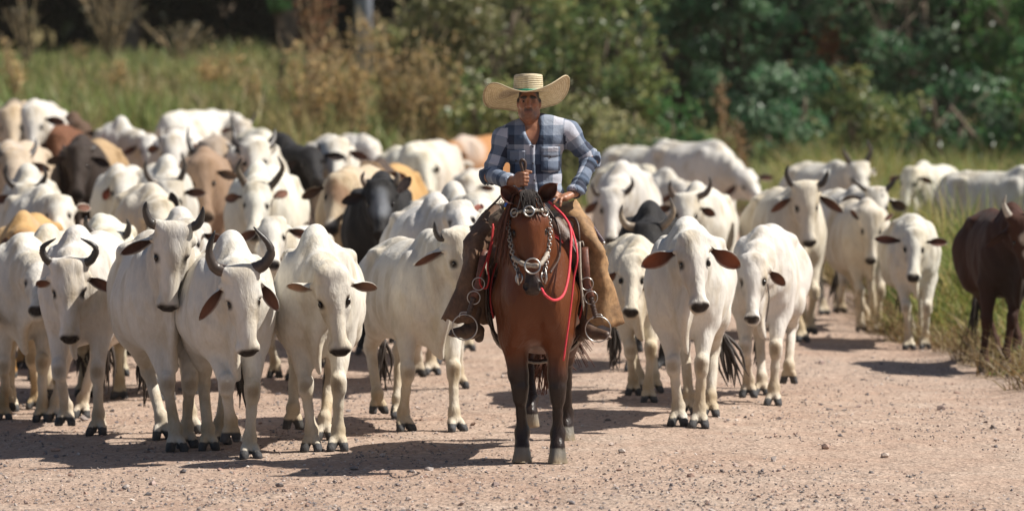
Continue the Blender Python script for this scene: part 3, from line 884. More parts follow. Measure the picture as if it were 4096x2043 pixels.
def cow_geometry(P):
    """all local, for an animal 1.43 m at the hump, nose towards +x. P: poll, f, u, feet, hump, fat, neck, h, seed, coat"""
    B = Field()
    fat, hp = P.fat, P.hump
    B.ell((-.08, 0, .95), (.66, .295 * fat, .335), k=.05)
    B.ell((-.02, 0, .87), (.52, .28 * fat, .265), k=.12)
    B.ell((-.12, 0, 1.085), (.56, .25 * fat, .235), k=.10)
    B.ell((.24, 0, 1.09), (.30, .195, .215), k=.10)
    B.ell((.36, 0, .96), (.32, .235 * fat ** .5, .36), k=.10)
    B.ell((-.56, 0, 1.08), (.30, .24 * fat ** .5, .262), k=.08)
    B.cone((-.74, 0, 1.235), (-.40, 0, 1.275), .055, .06, k=.10)
    B.cone((-.40, 0, 1.275), (.30, 0, 1.255), .06, .07, k=.12)
    for s in (-1, 1):
        B.cone((-.36, s * .205 * fat ** .9, 1.245), (-.46, s * .205 * fat ** .9, 1.235), .042, .048, k=.08)
        B.cone((-.80, s * .085, 1.10), (-.70, s * .12, 1.08), .045, .07, k=.08)
        B.ell((.40, s * .175 * fat ** .5, 1.0), (.17, .088, .30), k=.05)
        B.ell((.50, s * .125, .89), (.12, .10, .17), k=.04)
        B.ell((-.50, s * .175, .92), (.22, .10, .28), k=.05)
    hz = .11 + .06 * hp
    B.ell((.37, 0, 1.335 + .115 * hp - hz), (.20, .085 + .022 * hp, hz), R=rot_y(-10), k=.05)
    B.cone((.56, 0, .86), (.47, 0, .70), .10, .080, k=.08, sq=(V(0, 1, 0), .75))
    # neck
    n0 = V(.50, 0, 1.08); n1 = P.poll - P.f * -.06 - P.u * .12
    mid = n0 * .5 + n1 * .5 + V(-.02, 0, .015)
    nn = np.cross(norm(n1 - n0), V(0, 0, 1)); nn = norm(nn)
    B.cone(n0, mid, .215, .165, k=.12, sq=(nn, .72))
    B.cone(mid, n1, .165, .118, k=.06, sq=(nn, .80))
    B.cone(V(.36, 0, 1.22), mid + V(0, 0, .07), .075, .075, k=.09)
    # dewlap
    thr = P.poll + P.f * .20 - P.u * .22
    dw = [thr + V(0, 0, -.02), mid * .45 + thr * .25 + V(.60, 0, .84) * .30 + V(0, 0, -.10), V(.64, 0, .82), V(.55, 0, .60)]
    B.chain(dw, [.06, .085, .10, .06], k=.06, sq=(nn, .30))
    if P.dewlap:
        B.cone((.64, .0, .80), (.62, .01, .60), .07, .035, k=.05, sq=(V(0, 1, 0), .42))
        B.cone((.62, .01, .62), (.60, .03, .53), .04, .022, k=.03, sq=(V(0, 1, 0), .6))
    # head
    f, s_, u = P.f, P.s, P.u
    H = lambda a, b, c: P.poll + f * a + s_ * b + u * c
    Rh = np.stack([f, s_, u], 1)
    B.ell(H(.105, 0, -.075), (.155, .098, .088), R=Rh, k=.05)
    B.cone(H(.0, -.055, -.05), H(.0, .055, -.05), .055, .055, k=.05)
    B.cone(H(.17, 0, -.075), H(.42, 0, -.075), .078, .058, k=.05, sq=(s_, .92))
    B.ell(H(.470, 0, -.095), (.050, .072, .054), R=Rh, k=.035)
    B.cone(H(.478, -.036, -.068), H(.478, .036, -.068), .038, .038, k=.025)
    B.cone(H(.505, -.022, -.118), H(.505, .022, -.118), .026, .026, k=.02)
    B.cone(H(.30, 0, -.14), H(.46, 0, -.135), .055, .042, k=.05, sq=(s_, 1.1))
    for s in (-1, 1):
        B.ell(H(.17, s * .052, -.15), (.12, .045, .085), R=Rh, k=.05)
        B.cone(H(.09, s * .082, -.050), H(.150, s * .094, -.058), .026, .020, k=.03)
        B.cone(H(.225, s * .082, -.085), H(.30, s * .066, -.10), .022, .014, k=.03)
        B.cone(H(.055, s * .09, -.085), H(.065, s * .125, -.09), .036, .028, k=.03)
        B.ell(H(.185, s * .102, -.046), (.028, .017, .020), R=Rh, k=.012, sub=True)
        B.ell(H(.512, s * .040, -.062), (.020, .014, .022), R=Rh, k=.010, sub=True)
        if P.horned:
            B.cone(H(-.005, s * .07, -.06), H(-.03, s * .105, -.06), .042, .036, k=.03)
    B.cone(H(.535, -.045, -.115), H(.535, .045, -.115), .006, .006, k=.006, sub=True)
    # legs
    spots = []
    hoof = []
    for i, (fx, fy, lift) in enumerate(P.feet):
        s = -1 if i in (0, 2) else 1
        z0 = P.feet_z[i] + lift
        front = i < 2
        if front:
            dx = fx - .42
            top = V(.40 + dx * .15, s * .15, .98)
            el = V(.37 + dx * .30, s * .6 * .165 + .4 * fy, .74)
            ft = V(fx - (.05 if lift < .02 else .03), fy, z0 + .125)
            kn = ik(el, ft, .345, .312, 1)
            kn[1] = el[1] * .45 + fy * .55
            B.chain([top, el], [.13, .098], k=.07)
            B.cone(el, kn * .8 + el * .2, .094, .050, k=.04)
            B.cone(kn + V(.008, 0, .030), kn + V(.008, 0, -.028), .056, .050, k=.02)
            B.cone(kn, kn * .55 + ft * .45, .043, .033, k=.02)
            B.cone(kn * .55 + ft * .45, ft, .033, .040, k=.02)
            spots.append((kn + V(.05, 0, 0), .062, (.24, .18, .11), .60, .7))
        else:
            dx = fx + .62
            hip = V(-.54, s * .15, .98)
            st = V(-.40 + dx * .35, s * .165, .74)
            ft = V(fx - (.05 if lift < .02 else .02), fy, z0 + .135)
            hk = ik(st, ft, .40, .41, -1)
            hk[1] = st[1] * .35 + fy * .65
            B.chain([hip, st], [.20, .125], k=.08, sq=(V(0, 1, 0), .8))
            B.cone(st, hk * .75 + st * .25, .12, .056, k=.05)
            B.cone(hk * .75 + st * .25, hk, .056, .048, k=.03)
            B.cone(hk + V(-.03, 0, .045), hk + V(.012, 0, -.03), .030, .044, k=.03)
            B.cone(hk, ft, .041, .037, k=.025)
            kn = hk
        B.cone(ft + V(0, 0, .012), ft + V(0, 0, -.012), .047, .046, k=.025)
        tilt = 0.0 if lift < .02 else min(1.0, lift / .10)
        cor = ft * .35 + V(fx, fy, z0 + .06) * .65
        B.cone(ft, cor, .037, .034, k=.015)
        for c in (-1, 1):
            a0 = cor + V(.0, c * .030, -.012)
            a1 = V(fx + .048 - .055 * tilt, fy + c * .046, z0 + .018 - .012 * tilt)
            B.cone(a0, a1, .038, .036, k=.003, sq=(V(0, 1, 0), .84))
            B.cone(cor + V(-.03, c * .024, -.012), V(fx - .03 - .02 * tilt, fy + c * .034, z0 + .028), .026, .024, k=.006)
        hoof.append((V(fx, fy, z0), z0 + .066, cor, tilt))
        spots.append((ft + V(.02, 0, .0), .085, (.33, .25, .13), .38, .8))
    v, q = B.build(P.h, None)
    # every sole stands on the ground
    for hc, zt, cor, tilt in hoof:
        m = (np.abs(v[:, 0] - hc[0]) < .13) & (np.abs(v[:, 1] - hc[1]) < .09) & (v[:, 2] < hc[2] + .03)
        v[m, 2] = np.maximum(v[m, 2], hc[2])
    n = vnormals(v, q)
    rs = P.seed
    # loose skin: folds on the neck and shoulder, soft unevenness everywhere
    nw = np.exp(-(np.linalg.norm(v - mid, axis=1) / .30) ** 2)
    bodyw = sstep(.55, .75, v[:, 2])
    disp = .008 * noise3(v, 9, rs) * bodyw + .0062 * noise3(v * V(1, 1, .35), 20, rs + 7) * bodyw + .0022 * noise3(v, 34, rs + 1)
    rib = np.sin(v[:, 0] * 46 + v[:, 2] * 6 + noise3(v, 6, rs + 3) * .8) * np.exp(-((v[:, 0] + .02) / .26) ** 2) * np.exp(-((v[:, 2] - .98) / .20) ** 2)
    disp += .010 * rib * P.ribs
    fold = np.sin((v - n0) @ norm(V(.8, 0, .35)) * 62 + noise3(v, 7, rs + 2) * 2.2)
    disp += .013 * fold * nw * sstep(.02, .08, np.abs(v[:, 1]))
    # tendon / muscle relief in the upper legs and thigh
    disp += .006 * noise3(v * V(1, 1, .5), 15, rs + 5) * sstep(.95, .5, v[:, 2]) * sstep(.35, .6, v[:, 2])
    v = v + n * disp[:, None]
    base = P.coat
    light = base[0] > .4
    if light:
        sp = [(P.poll + f * .522 - u * .048 + s_ * t, .061, (.032, .025, .023), 1.0, .35) for t in (-.028, 0, .028)]
        sp += [(H(.515, s * .045, -.062), .026, (.012, .010, .010), 1.0, .4) for s in (-1, 1)]
        sp += [(H(.445, 0, -.02), .055, (.60, .57, .51), .6, .6)]
        for s in (-1, 1):
            sp.append((H(.188, s * .094, -.052), .050, (.045, .036, .03), .95, .6))
            sp.append((H(.27, s * .080, -.085), .075, (.40, .37, .33), .6, .9))
            sp.append((H(.03, s * .10, -.06), .06, (.60, .52, .38), .45, .9))
        sp += [(H(-.01, 0, -.02), .07, (.50, .42, .31), .5, .9)]
        sp += [(V(.37, s * .10, 1.26), .26, (.30, .30, .305), P.grey, .9) for s in (-1, 1)]
        sp += [(mid + V(0, s * .12, -.05), .28, (.32, .305, .29), P.grey * .8, .9) for s in (-1, 1)]
        sp += [(V(.30, s * .20, .82), .16, (.60, .49, .34), .35, .9) for s in (-1, 1)]
        sp += spots
        rr_ = np.random.RandomState(rs + 77)
        for _ in range(9):
            sp.append((V(rr_.uniform(-.7, .5), rr_.choice((-1, 1)) * .27, rr_.uniform(.65, 1.25)), rr_.uniform(.06, .17), (.40, .35, .28), rr_.uniform(.12, .38), .9))
    else:
        sp = [(P.poll + f * .50 - u * .075, .085, (.02, .016, .014), .9, .5)]
        for s in (-1, 1): sp.append((H(.19, s * .10, -.07), .038, (.015, .012, .01), .8, .6))
    c = paint(v, base, sp)
    for (ce, r, col, st, soft) in P.marks:
        wgt = (st * sstep(1.0, 1.0 - soft, np.linalg.norm(v - ce, axis=1) / r))[:, None]
        c = c * (1 - wgt) + np.array(col) * wgt
    if light:      # trail dust and wear on the lower legs
        wgt = (.72 * sstep(.66, .12, v[:, 2]) * (.65 + .35 * noise3(v, 14, rs + 9)))[:, None].clip(0, 1)
        c = c * (1 - wgt) + c * np.array((.74, .60, .40)) * wgt
    for hc, zt, cor, tilt in hoof:
        d = np.hypot(v[:, 0] - hc[0], v[:, 1] - hc[1])
        m = (d < .12) & (v[:, 2] < zt - .004 + .012 * (v[:, 0] < hc[0]))
        g = .8 + .25 * noise3(v[m] * V(1, 1, 3), 60, 3)
        c[m] = np.array((.075, .075, .080)) * g[:, None]
    return v, q, c, H, mid

def rot_y(deg):
    a = math.radians(deg); return np.array([[math.cos(a), 0, math.sin(a)], [0, 1, 0], [-math.sin(a), 0, math.cos(a)]])

N_COW = [0]
SIZES = []
def cow(name, label, hump, s=None, foot=None, yaw=0, poll=None, muz=None, horns=None, ears=None, feet=None, coat='white', hs=1.0, fat=1.0, grey=.2,
        pf=.55, face=0.0, h=None, size=None, dewlap=True, marks=(), ribs=1.0, hornc=(.045, .036, .03), hornt=(.012, .011, .012), hornb=(.20, .15, .10), hr=.034,
        earc=(.17, .075, .048), eard=(.025, .012, .009), cat=None, tail=True, group='cattle herded along the gravel road', el=.20, ew=.088, zadj=0.0, tsw=None, cord=False):
    """one animal. hump/poll/muz/ears/horns/feet are where the photograph shows them (4096 px); depth comes from the hooves (foot) or the scale s px/m"""
    N_COW[0] += 1
    seed = N_COW[0] * 13
    rs = np.random.RandomState(seed)
    hx, hy = hump
    D = F / s if s else 30.0
    if foot:
        fD = 26.0
        for _ in range(14):
            p = ray(hx, foot, fD); fD += (p[2] - gz(p[0], p[1])) / (2.45 / fD)
        D = fD + .25 * math.cos(math.radians(yaw))
    hw = ray(hx, hy, D)
    g0 = gz(hw[0], hw[1])
    nominal = 1.335 + .115 * hs
    size = size or (hw[2] - g0) / nominal
    SIZES.append((N_COW[0], label[:34], round(size, 2), round(D, 1), round(hw[0], 2)))
    size = min(1.25, max(.62, size))
    ya = math.radians(yaw)
    hd = V(math.sin(ya), -math.cos(ya), 0); lf = V(math.cos(ya), math.sin(ya), 0)
    root = V(hw[0], hw[1], 0) - hd * (.37 * size)
    root[2] = gz(root[0], root[1])
    root[2] = .5 * (root[2] + g0) + zadj
    M = np.stack([hd, lf, V(0, 0, 1)], 1)
    loc = lambda wp: (M.T @ (wp - root)) / size
    vec = lambda wv: M.T @ wv
    P = Pose()
    P.seed = seed; P.coat = COATS[coat] if isinstance(coat, str) else coat
    if P.coat[0] > .4:
        P.coat = tuple(np.array(P.coat) * (1 + rs.uniform(-.05, .04)) * (1, 1 + rs.uniform(-.015, .01), 1 + rs.uniform(-.06, .03)))
    P.hump, P.fat, P.grey, P.dewlap, P.ribs = hs, fat * .89, min(.9, grey * 1.5), dewlap, ribs
    HL = .50 * size
    if poll is not None:
        pw = ray(poll[0], poll[1], D - pf * size * math.cos(ya))
        pl = loc(pw)
        if muz is not None:
            mw = ray(muz[0], muz[1], D - pf * size * math.cos(ya))
            d2 = mw - pw
            L = np.linalg.norm(d2)
            if L > HL: d2 *= HL / L; L = HL
            fw = d2 + V(0, -1, 0) * math.sqrt(max(0.0, HL * HL - L * L)) * .85
        else: fw = V(hd[0] * .35, hd[1] * .35, -.94)
    else:
        pl = V(.96, rs.uniform(-.06, .06), 1.25 + rs.uniform(-.08, .10)); fw = hd * .40 + V(0, 0, -.9) + lf * rs.uniform(-.12, .12)
    # keep the poll within the neck's reach
    nv = pl - V(.46, 0, 1.08); nl = np.linalg.norm(nv)
    if nl > .80: pl = V(.46, 0, 1.08) + nv * .80 / nl
    fa = math.radians(face)
    uw = V(math.sin(fa), -math.cos(fa), .55) if poll is not None else hd + V(0, 0, .5)
    P.poll = pl
    P.f, P.s, P.u = head_axes(vec(fw), vec(uw))
    P.horned = bool(horns)
    # feet
    fl = []
    st = .17 + .07 * rs.rand()
    sg = 1 if rs.rand() < .5 else -1
    dflt = [(.44 + sg * st, -.13, 0), (.44 - sg * st, .13, 0), (-.64 - sg * st, -.13, 0), (-.64 + sg * st, .13, 0)]
    dflt = [(a, b + rs.uniform(-.02, .02), .07 if (a - (.44 if i < 2 else -.64)) < -.15 and rs.rand() < .45 else 0) for i, (a, b, c) in enumerate(dflt)]
    for i in range(4):
        fx, fy, lift = dflt[i]
        if feet and feet[i] is not None:
            Xp, dx, lift = feet[i]
            fx = (.44 if i < 2 else -.64) + dx
            if Xp is not None:
                dd = D - (fx - .37) * size * math.cos(ya)
                wx = (Xp - 2048.0) / F * dd
                fy = ((wx - root[0]) / size - fx * math.sin(ya)) / math.cos(ya)
                fy = max(-.34, min(.34, fy))
        fl.append((fx, fy, lift))
    P.feet = fl
    P.feet_z = []
    for (fx, fy, lift) in fl:
        wp = root + size * (hd * fx + lf * fy)
        P.feet_z.append((gz(wp[0], wp[1]) - root[2]) / size - .004)
    P.h = h or (.0156 if D < 30.0 else .025 if D < 37 else .034)
    P.marks = [(pl + P.f * m[0][0] + P.s * m[0][1] + P.u * m[0][2] if m[5] == 'h' else V(*m[0]), m[1], m[2], m[3], m[4]) for m in marks]
    v, q, c, H, mid = cow_geometry(P)
    cat = cat or ('calf' if name == 'calf' else 'bull' if name == 'bull' else 'cow')
    o = thing(name, root, math.atan2(hd[1], hd[0]), size, label, cat, group)
    link('body', mesh_np('body', v, q, None, True, c), M_COAT, o)
    pd = D - pf * size * math.cos(ya)
    # ears
    for k, sd in enumerate((-1, 1)):
        if ears is not None and ears[k] == 0: continue
        base = H(.062, sd * .125, -.09)
        L = el
        if ears is not None and ears[k] is not None:
            tip = loc(ray(ears[k][0], ears[k][1], pd))
            base_s = base.copy()
            tv = tip - base
            vx = vec(V(0, -1, 0))
            tv = tv - (tv @ vx) * vx
            l2 = np.linalg.norm(tv)
            if l2 < L: tv = tv - vx * math.sqrt(max(0, L * L - l2 * l2)) * .8
            else: L = min(l2, L * 1.25)
            d = norm(tv)
        else:
            d = norm(P.s * sd * 1.0 + P.f * rs.uniform(.05, .35) - P.u * rs.uniform(.15, .4))
        nr = norm(P.u * .75 + P.f * .55 - P.s * sd * .1)
        if len(P.coat) and P.coat[0] < .4: ic = np.array(P.coat) * .7 + np.array((.02, .01, .008)); oc = P.coat
        else: ic = earc; oc = tuple(np.array(P.coat) * .95)
        ev, eq, ec = leaf_ear(base, d, nr, L, ew, ic, oc, eard)
        link('ear', mesh_np('ear', ev, eq, None, True, ec), M_COAT, o)
        # eye
        part('eye', ball(H(.185, sd * .0915, -.058), (.025, .016, .022), 10, 7, np.stack([P.f, P.s, P.u], 1)), M_EYE, o)
    if horns:
        for k, sd in enumerate((-1, 1)):
            if horns[k] is None: continue
            if isinstance(horns[k], str):
                tpl = {'lyre': [(.17, -.03, -.03), (.21, .10, .0), (.19, .24, .02)], 'up': [(.13, .05, -.02), (.17, .14, -.01), (.175, .22, .02)],
                       'short': [(.13, .03, -.03), (.155, .08, -.02)], 'out': [(.20, .0, -.02), (.30, .06, .0), (.34, .14, .02)]}[horns[k]]
                pts = [H(-.02, sd * .085, -.06)] + [H(-b, sd * a, -.06 + c_) for a, b, c_ in tpl]
            else:
                n_ = len(horns[k])
                pts = [H(-.02, sd * .085, -.06)]
                b0 = pts[0]
                for j, (X, Y) in enumerate(horns[k]):
                    w_ = loc(ray(X, Y, pd)); vx = vec(V(0, -1, 0))
                    w_ = w_ + vx * ((b0 - w_) @ vx + .05 * (j + 1) / n_)
                    pts.append(w_)
            cl = spline(pts, 18)
            rr = hr * np.interp(np.linspace(0, 1, 18), [0, .12, .5, .85, 1], [1.12, 1.0, .78, .38, .10])
            rr = rr * (1 + .035 * np.sin(np.linspace(0, 40, 18)))
            hv, hq, ht = tube(cl, rr, 10)
            tt = np.concatenate([np.repeat(np.linspace(0, 1, 18), 10), [0, 1]])[:, None]
            hc = np.array(hornb) * (1 - sstep(0, .3, tt)) + np.array(hornc) * sstep(0, .3, tt)
            hc = hc * (1 - sstep(.6, 1, tt)) + np.array(hornt) * sstep(.6, 1, tt)
            link('horn', mesh_np('horn', hv, hq, ht, True, hc), M_HORN, o)
    if cord:
        a0 = H(.20, .118, -.06)
        part('cheek_cord', tube(spline([a0, a0 + V(.02, .012, -.10), a0 + V(.02, .002, -.20), a0 + V(.015, -.012, -.29)], 14), .0045, 5), M_TAIL, o)
    if tail:
        sw = rs.uniform(-.10, .10) if tsw is None else tsw
        tp = spline([(-.80, 0, 1.16), (-.90, sw * .2, 1.02), (-.92, sw * .6, .75), (-.90, sw, .52)], 12)
        tv, tq, tt_ = tube(tp, np.linspace(.035, .016, 12), 7)
        tl = link('tail', mesh_np('tail', tv, tq, tt_, True, np.broadcast_to(np.array(P.coat) * .9, (len(tv), 3))), M_COAT, o)
        strands = []
        for j in range(16 if D < 34 else 7):
            a0 = tp[-1] + rs.normal(0, .01, 3) + V(0, 0, .04)
            e = V(-.90 + rs.normal(0, .035), sw * 1.5 + rs.normal(0, .045), .20 + rs.uniform(-.06, .12))
            m_ = (a0 + e) / 2 + rs.normal(0, .02, 3)
            strands.append(tube(spline([a0, m_, e], 7), np.array([.008, .013, .014, .012, .009, .006, .002]), 4))
        part('tail_tuft', merge(strands), M_TAIL, tl)
    return o
# ------------------------------------------------------------------ the herd, front rows first
C = 'cow'
DK = (.02, .018, .02)
cow('cow', 'white zebu cow with inward curling crescent horns and lowered face, pointed dark ear out sideways', (312, 898), foot=1742, yaw=-5, poll=(272, 1062), muz=(282, 1348), coat='white', grey=.25,
    horns=[[(182, 1035), (170, 990), (224, 953)], [(362, 1040), (380, 990), (322, 953)]], ears=[(142, 1146), (460, 1168)], feet=[(258, -.06, .05), (386, .20, 0), (212, .22, 0), (322, -.08, 0)], face=4)
cow('cow', 'white cow with short thick upright black horns, one black-lined ear stretched out', (668, 905), foot=1804, yaw=11, poll=(690, 918), muz=(668, 1236), coat='white', grey=.3, pf=.60,
    horns=[[(598, 890), (580, 838), (586, 806)], [(786, 900), (806, 862), (812, 826)]], ears=[(474, 1018), 0], hs=.9, fat=1.12, earc=(.07, .03, .02),
    feet=[(702, .24, 0), (744, .02, 0), (646, .40, 0), (760, .05, 0)], face=6)
cow('bull', 'heavy white humped bull with long dark lyre horns, head low, one front hoof lifted', (924, 912), foot=1838, yaw=8, poll=(966, 1096), muz=(1000, 1436), coat='white', grey=.18, hs=1.35, fat=1.2, pf=.62, h=.0148,
    horns=[[(856, 1066), (836, 1000), (860, 921)], [(1062, 1050), (1080, 990), (1014, 908)]], ears=[(790, 1284), (1108, 1248)], hr=.042, hornc=(.06, .045, .036), hornb=(.10, .065, .05),
    feet=[(922, .02, .10), (998, .22, 0), (832, .50, 0), (880, .1, 0)], face=4, el=.22, tsw=.14)
cow('cow', 'hornless white cow with big hump and short folded ears standing level', (1264, 899), foot=1810, yaw=1, poll=(1326, 1096), muz=(1362, 1404), coat='white', grey=.30, hs=1.25, fat=1.15, pf=.60, h=.0148,
    ears=[(1148, 1150), (1496, 1158)], feet=[(1244, .12, 0), (1350, .16, 0), (1170, .22, .075), (1296, .34, 0)], face=3, el=.21, ew=.085, earc=(.30, .17, .11))
cow('cow', 'dusty white horned cow half hidden behind the rider\'s brown chaps, head turned towards them', (1716, 915), foot=1726, yaw=17, poll=(1852, 940), muz=(1912, 1215), coat='white', grey=.35, hs=1.0, fat=1.12, pf=.50,
    horns=[[(1762, 950), (1742, 920), (1738, 884)], [(1900, 915), (1916, 890), (1922, 866)]], ears=[(1646, 1066), 0], feet=[(1620, .04, 0), (1824, .30, 0), (1512, .18, .05), (1596, .2, 0)], face=30, el=.20)
cow('cow', 'hornless white cow with wide brown-lined ears walking just behind the rider\'s tan chaps', (2742, 864), foot=1712, yaw=-6, poll=(2772, 945), muz=(2800, 1206), coat='white', grey=.30, hs=1.1, fat=1.08, h=.0148,
    ears=[(2572, 1066), (2962, 1070)], feet=[(2714, .06, 0), (2798, .18, 0), (2756, .18, 0), (2842, .30, 0)], face=2, el=.27, ew=.125, earc=(.24, .075, .035), dewlap=True, tsw=.19)
cow('cow', 'small thin white cow with hanging ears squeezed against the tan chaps', (2546, 918), foot=1612, yaw=3, poll=(2526, 1034), muz=(2518, 1218), coat='cream', grey=.15, hs=.5, fat=.85, size=.885,
    ears=[(2432, 1128), (2562, 1172)], feet=[(2534, -.10, .04), (2596, .20, 0), (2560, .1, 0), (2622, .2, 0)], face=-4, el=.17, ew=.07)
cow('calf', 'slim young white cow with no horns, thin cord hanging from her cheek', (3052, 900), foot=1620, yaw=-8, poll=(3008, 1030), muz=(2998, 1254), coat='white', grey=.12, hs=.5, fat=.85,
    ears=[0, (3142, 1142)], feet=[(2996, -.04, .04), (3094, .22, 0), (3048, .30, 0), (3156, .22, .10)], cord=True, face=-10, el=.19, ew=.09)
cow('cow', 'tall white cow with raised head and dark horns beside the grass verge', (3180, 738), foot=1366, yaw=9, poll=(3224, 748), muz=(3240, 968), coat='cream', grey=.22, hs=.7, fat=1.05, pf=.62, zadj=0.0,
    horns=[[(3160, 728), (3146, 690), (3154, 660)], [(3290, 735), (3306, 705), (3312, 680)]], ears=[(3086, 850), (3378, 852)], feet=[(3208, .24, 0), (3244, -.08, .05), (3190, .2, 0), (3286, .02, 0)], face=4, el=.24)
cow('cow', 'white hornless cow with small perked ears walking one step behind the calf', (3468, 788), foot=1333, yaw=6, poll=(3488, 852), muz=(3480, 1040), coat='cream', grey=.2, hs=.7, fat=1.0,
    ears=[(3408, 842), (3574, 858)], feet=[(3446, .06, 0), (3520, .16, 0), (3472, .2, 0), (3510, .1, 0)], el=.15, ew=.06)
cow('cow', 'white cow with speckled forehead, thin horns and one large dark drooping ear', (3420, 742), s=405, yaw=9, poll=(3510, 760), muz=(3512, 930), coat='white', grey=.5, hs=.8, fat=1.05, pf=.62,
    horns=[[(3450, 750), (3425, 728), (3414, 714)], [(3558, 748), (3576, 726), (3582, 706)]], ears=[(3372, 806), (3624, 838)], earc=(.10, .06, .045), el=.26, ew=.13,
    marks=[((.06, .04, 0), .028, DK, .9, .5, 'h'), ((.02, -.02, 0), .024, DK, .9, .5, 'h'), ((.10, -.03, 0), .022, DK, .9, .5, 'h'), ((.05, .0, .0), .018, DK, .9, .5, 'h'), ((.0, .05, 0), .02, DK, .9, .5, 'h')])
cow('calf', 'small white calf with long level ears at the edge of the grass', (3655, 862), foot=1404, yaw=-2, poll=(3656, 925), muz=(3648, 1090), coat='white', grey=.12, hs=.25, fat=.80,
    ears=[(3500, 956), (3792, 972)], feet=[(3638, .12, 0), (3704, .04, 0), (3650, .0, 0), (3690, .12, 0)], el=.27, ew=.095, earc=(.16, .06, .04), hr=.02)
cow('bull', 'dark chestnut bull with a pale blaze and one visible horn in the tall grass', (4042, 806), foot=1480, yaw=6, poll=(4092, 880), muz=(4130, 1130), ribs=.3, coat='chestnut', hs=1.1, fat=.90, pf=.55,
    horns=[[(4030, 850), (4016, 815), (4024, 780)], [(4140, 840), (4160, 800), (4156, 770)]], ears=[(3948, 990), None], feet=[(3942, .0, 0), (4030, .16, 0), (3990, .1, 0), (4080, .1, 0)],
    marks=[((.55, 0, .8), .55, (.012, .008, .007), .75, .8, 'b'), ((.16, 0, .0), .07, (.62, .55, .48), .9, .4, 'h'), ((.30, 0, .0), .06, (.62, .55, .48), .9, .4, 'h')], hornc=(.42, .38, .32), hornb=(.30, .2, .12), hornt=(.3, .27, .22))
# second rows, behind the front line
cow('cow', 'white cow standing directly behind the crescent-horned one, only her hump and back showing', (196, 893), s=532, yaw=-3, poll=(186, 1040), muz=(190, 1200), coat='cream', grey=.45, hs=.9, fat=1.1, horns=None)
cow('cow', 'narrow white cow beside the crescent-horned one with a folded ear hanging at her shoulder', (92, 985), s=546, yaw=4, poll=(160, 1050), muz=(170, 1190), coat='white', grey=.3, hs=.5, fat=1.0, size=.98, ears=[(112, 1120), 0], el=.14)
cow('cow', 'dusty beige cow cut off by the picture edge with a brown-lined ear', (-40, 1010), s=540, yaw=6, poll=(-30, 1100), muz=(-26, 1300), coat='beige', hs=.6, ears=[None, (44, 1138)], earc=(.22, .06, .03))
cow('cow', 'white cow whose two dark horn tips rise over the back of the crescent-horned cow', (404, 852), s=512, yaw=4, poll=(425, 930), muz=(430, 1100), coat='white', grey=.15, hs=.7, fat=1.1,
    horns=[[(352, 915), (342, 890), (345, 864)], [(502, 940), (514, 905), (507, 876)]])
cow('cow', 'white cow showing a grey-shaded hump between the tips of the upright black horns', (724, 822), s=515, yaw=6, poll=(742, 885), muz=(752, 1070), coat='white', grey=.5, hs=1.0, fat=1.1)
cow('cow', 'tan cow with darker brown head and level ears at the edge of the herd', (92, 838), s=480, yaw=0, poll=(94, 930), muz=(84, 1098), coat='tan', hs=.9, fat=1.1, ears=[(6, 966), (180, 950)], el=.17,
    marks=[((.2, 0, -.08), .30, (.26, .12, .045), .8, .5, 'h')])
cow('cow', 'white cow with bowed head and one pointed brown ear, just above the tan cow', (170, 735), s=455, yaw=12, poll=(232, 790), muz=(244, 920), coat='white', grey=.35, hs=.8, fat=1.05, ears=[0, (345, 832)], el=.20)
cow('bull', 'white humped cow with two dark curving horn tips and shaded face in the crowd', (112, 655), s=425, yaw=4, poll=(106, 742), muz=(100, 900), coat='white', grey=.55, hs=1.2, cat='cow',
    horns=[[(40, 735), (22, 700), (27, 655)], [(164, 735), (182, 700), (174, 664)]])
cow('cow', 'white cow with small hump and white face beside the brown cows, ear lined red', (474, 655), s=410, yaw=-4, poll=(490, 700), muz=(496, 838), coat='white', grey=.35, hs=.7, fat=.9, ears=[(412, 796), 0], earc=(.22, .06, .04), el=.2)
cow('cow', 'white cow with slender crescent horns and bowed head in mid herd', (664, 618), s=415, yaw=10, poll=(672, 730), muz=(700, 905), coat='white', grey=.4, hs=1.2, fat=1.1,
    horns=[[(596, 715), (580, 680), (584, 640)], [(722, 712), (738, 665), (725, 612)]], hornc=(.09, .07, .055))
cow('cow', 'pale cow back with one folded black ear rising above it', (606, 736), s=468, yaw=10, poll=(640, 812), muz=(650, 970), coat='cream', grey=.2, hs=.5, ears=[0, (682, 770)], earc=(.04, .03, .03), el=.2)
cow('cow', 'white cow with long bowed horns and narrow face beside the black bull', (1034, 640), s=432, yaw=-4, poll=(1030, 738), muz=(1020, 905), coat='white', grey=.3, hs=.9, fat=1.05,
    horns=[[(964, 712), (950, 672), (968, 630)], [(1100, 725), (1130, 672), (1110, 622)]], ears=[(902, 798), (1138, 774)], hornc=(.10, .075, .05), hornb=(.15, .10, .07))
cow('cow', 'low white cow with rounded back behind the big-humped hornless cow', (1150, 814), s=505, yaw=-8, poll=(1092, 872), muz=(1096, 1020), coat='white', grey=.15, hs=.3, fat=1.1, size=.92)
cow('cow', 'cream cow with brown blotched face and dark level ears', (1404, 660), s=432, yaw=-8, poll=(1362, 706), muz=(1330, 886), coat='beige', hs=.5, fat=.95, ears=[(1208, 792), (1420, 752)], el=.24, ew=.09, earc=(.10, .05, .03),
    marks=[((.18, .04, -.02), .13, (.20, .10, .05), .8, .5, 'h'), ((.1, -.05, -.02), .10, (.20, .10, .05), .7, .5, 'h')])
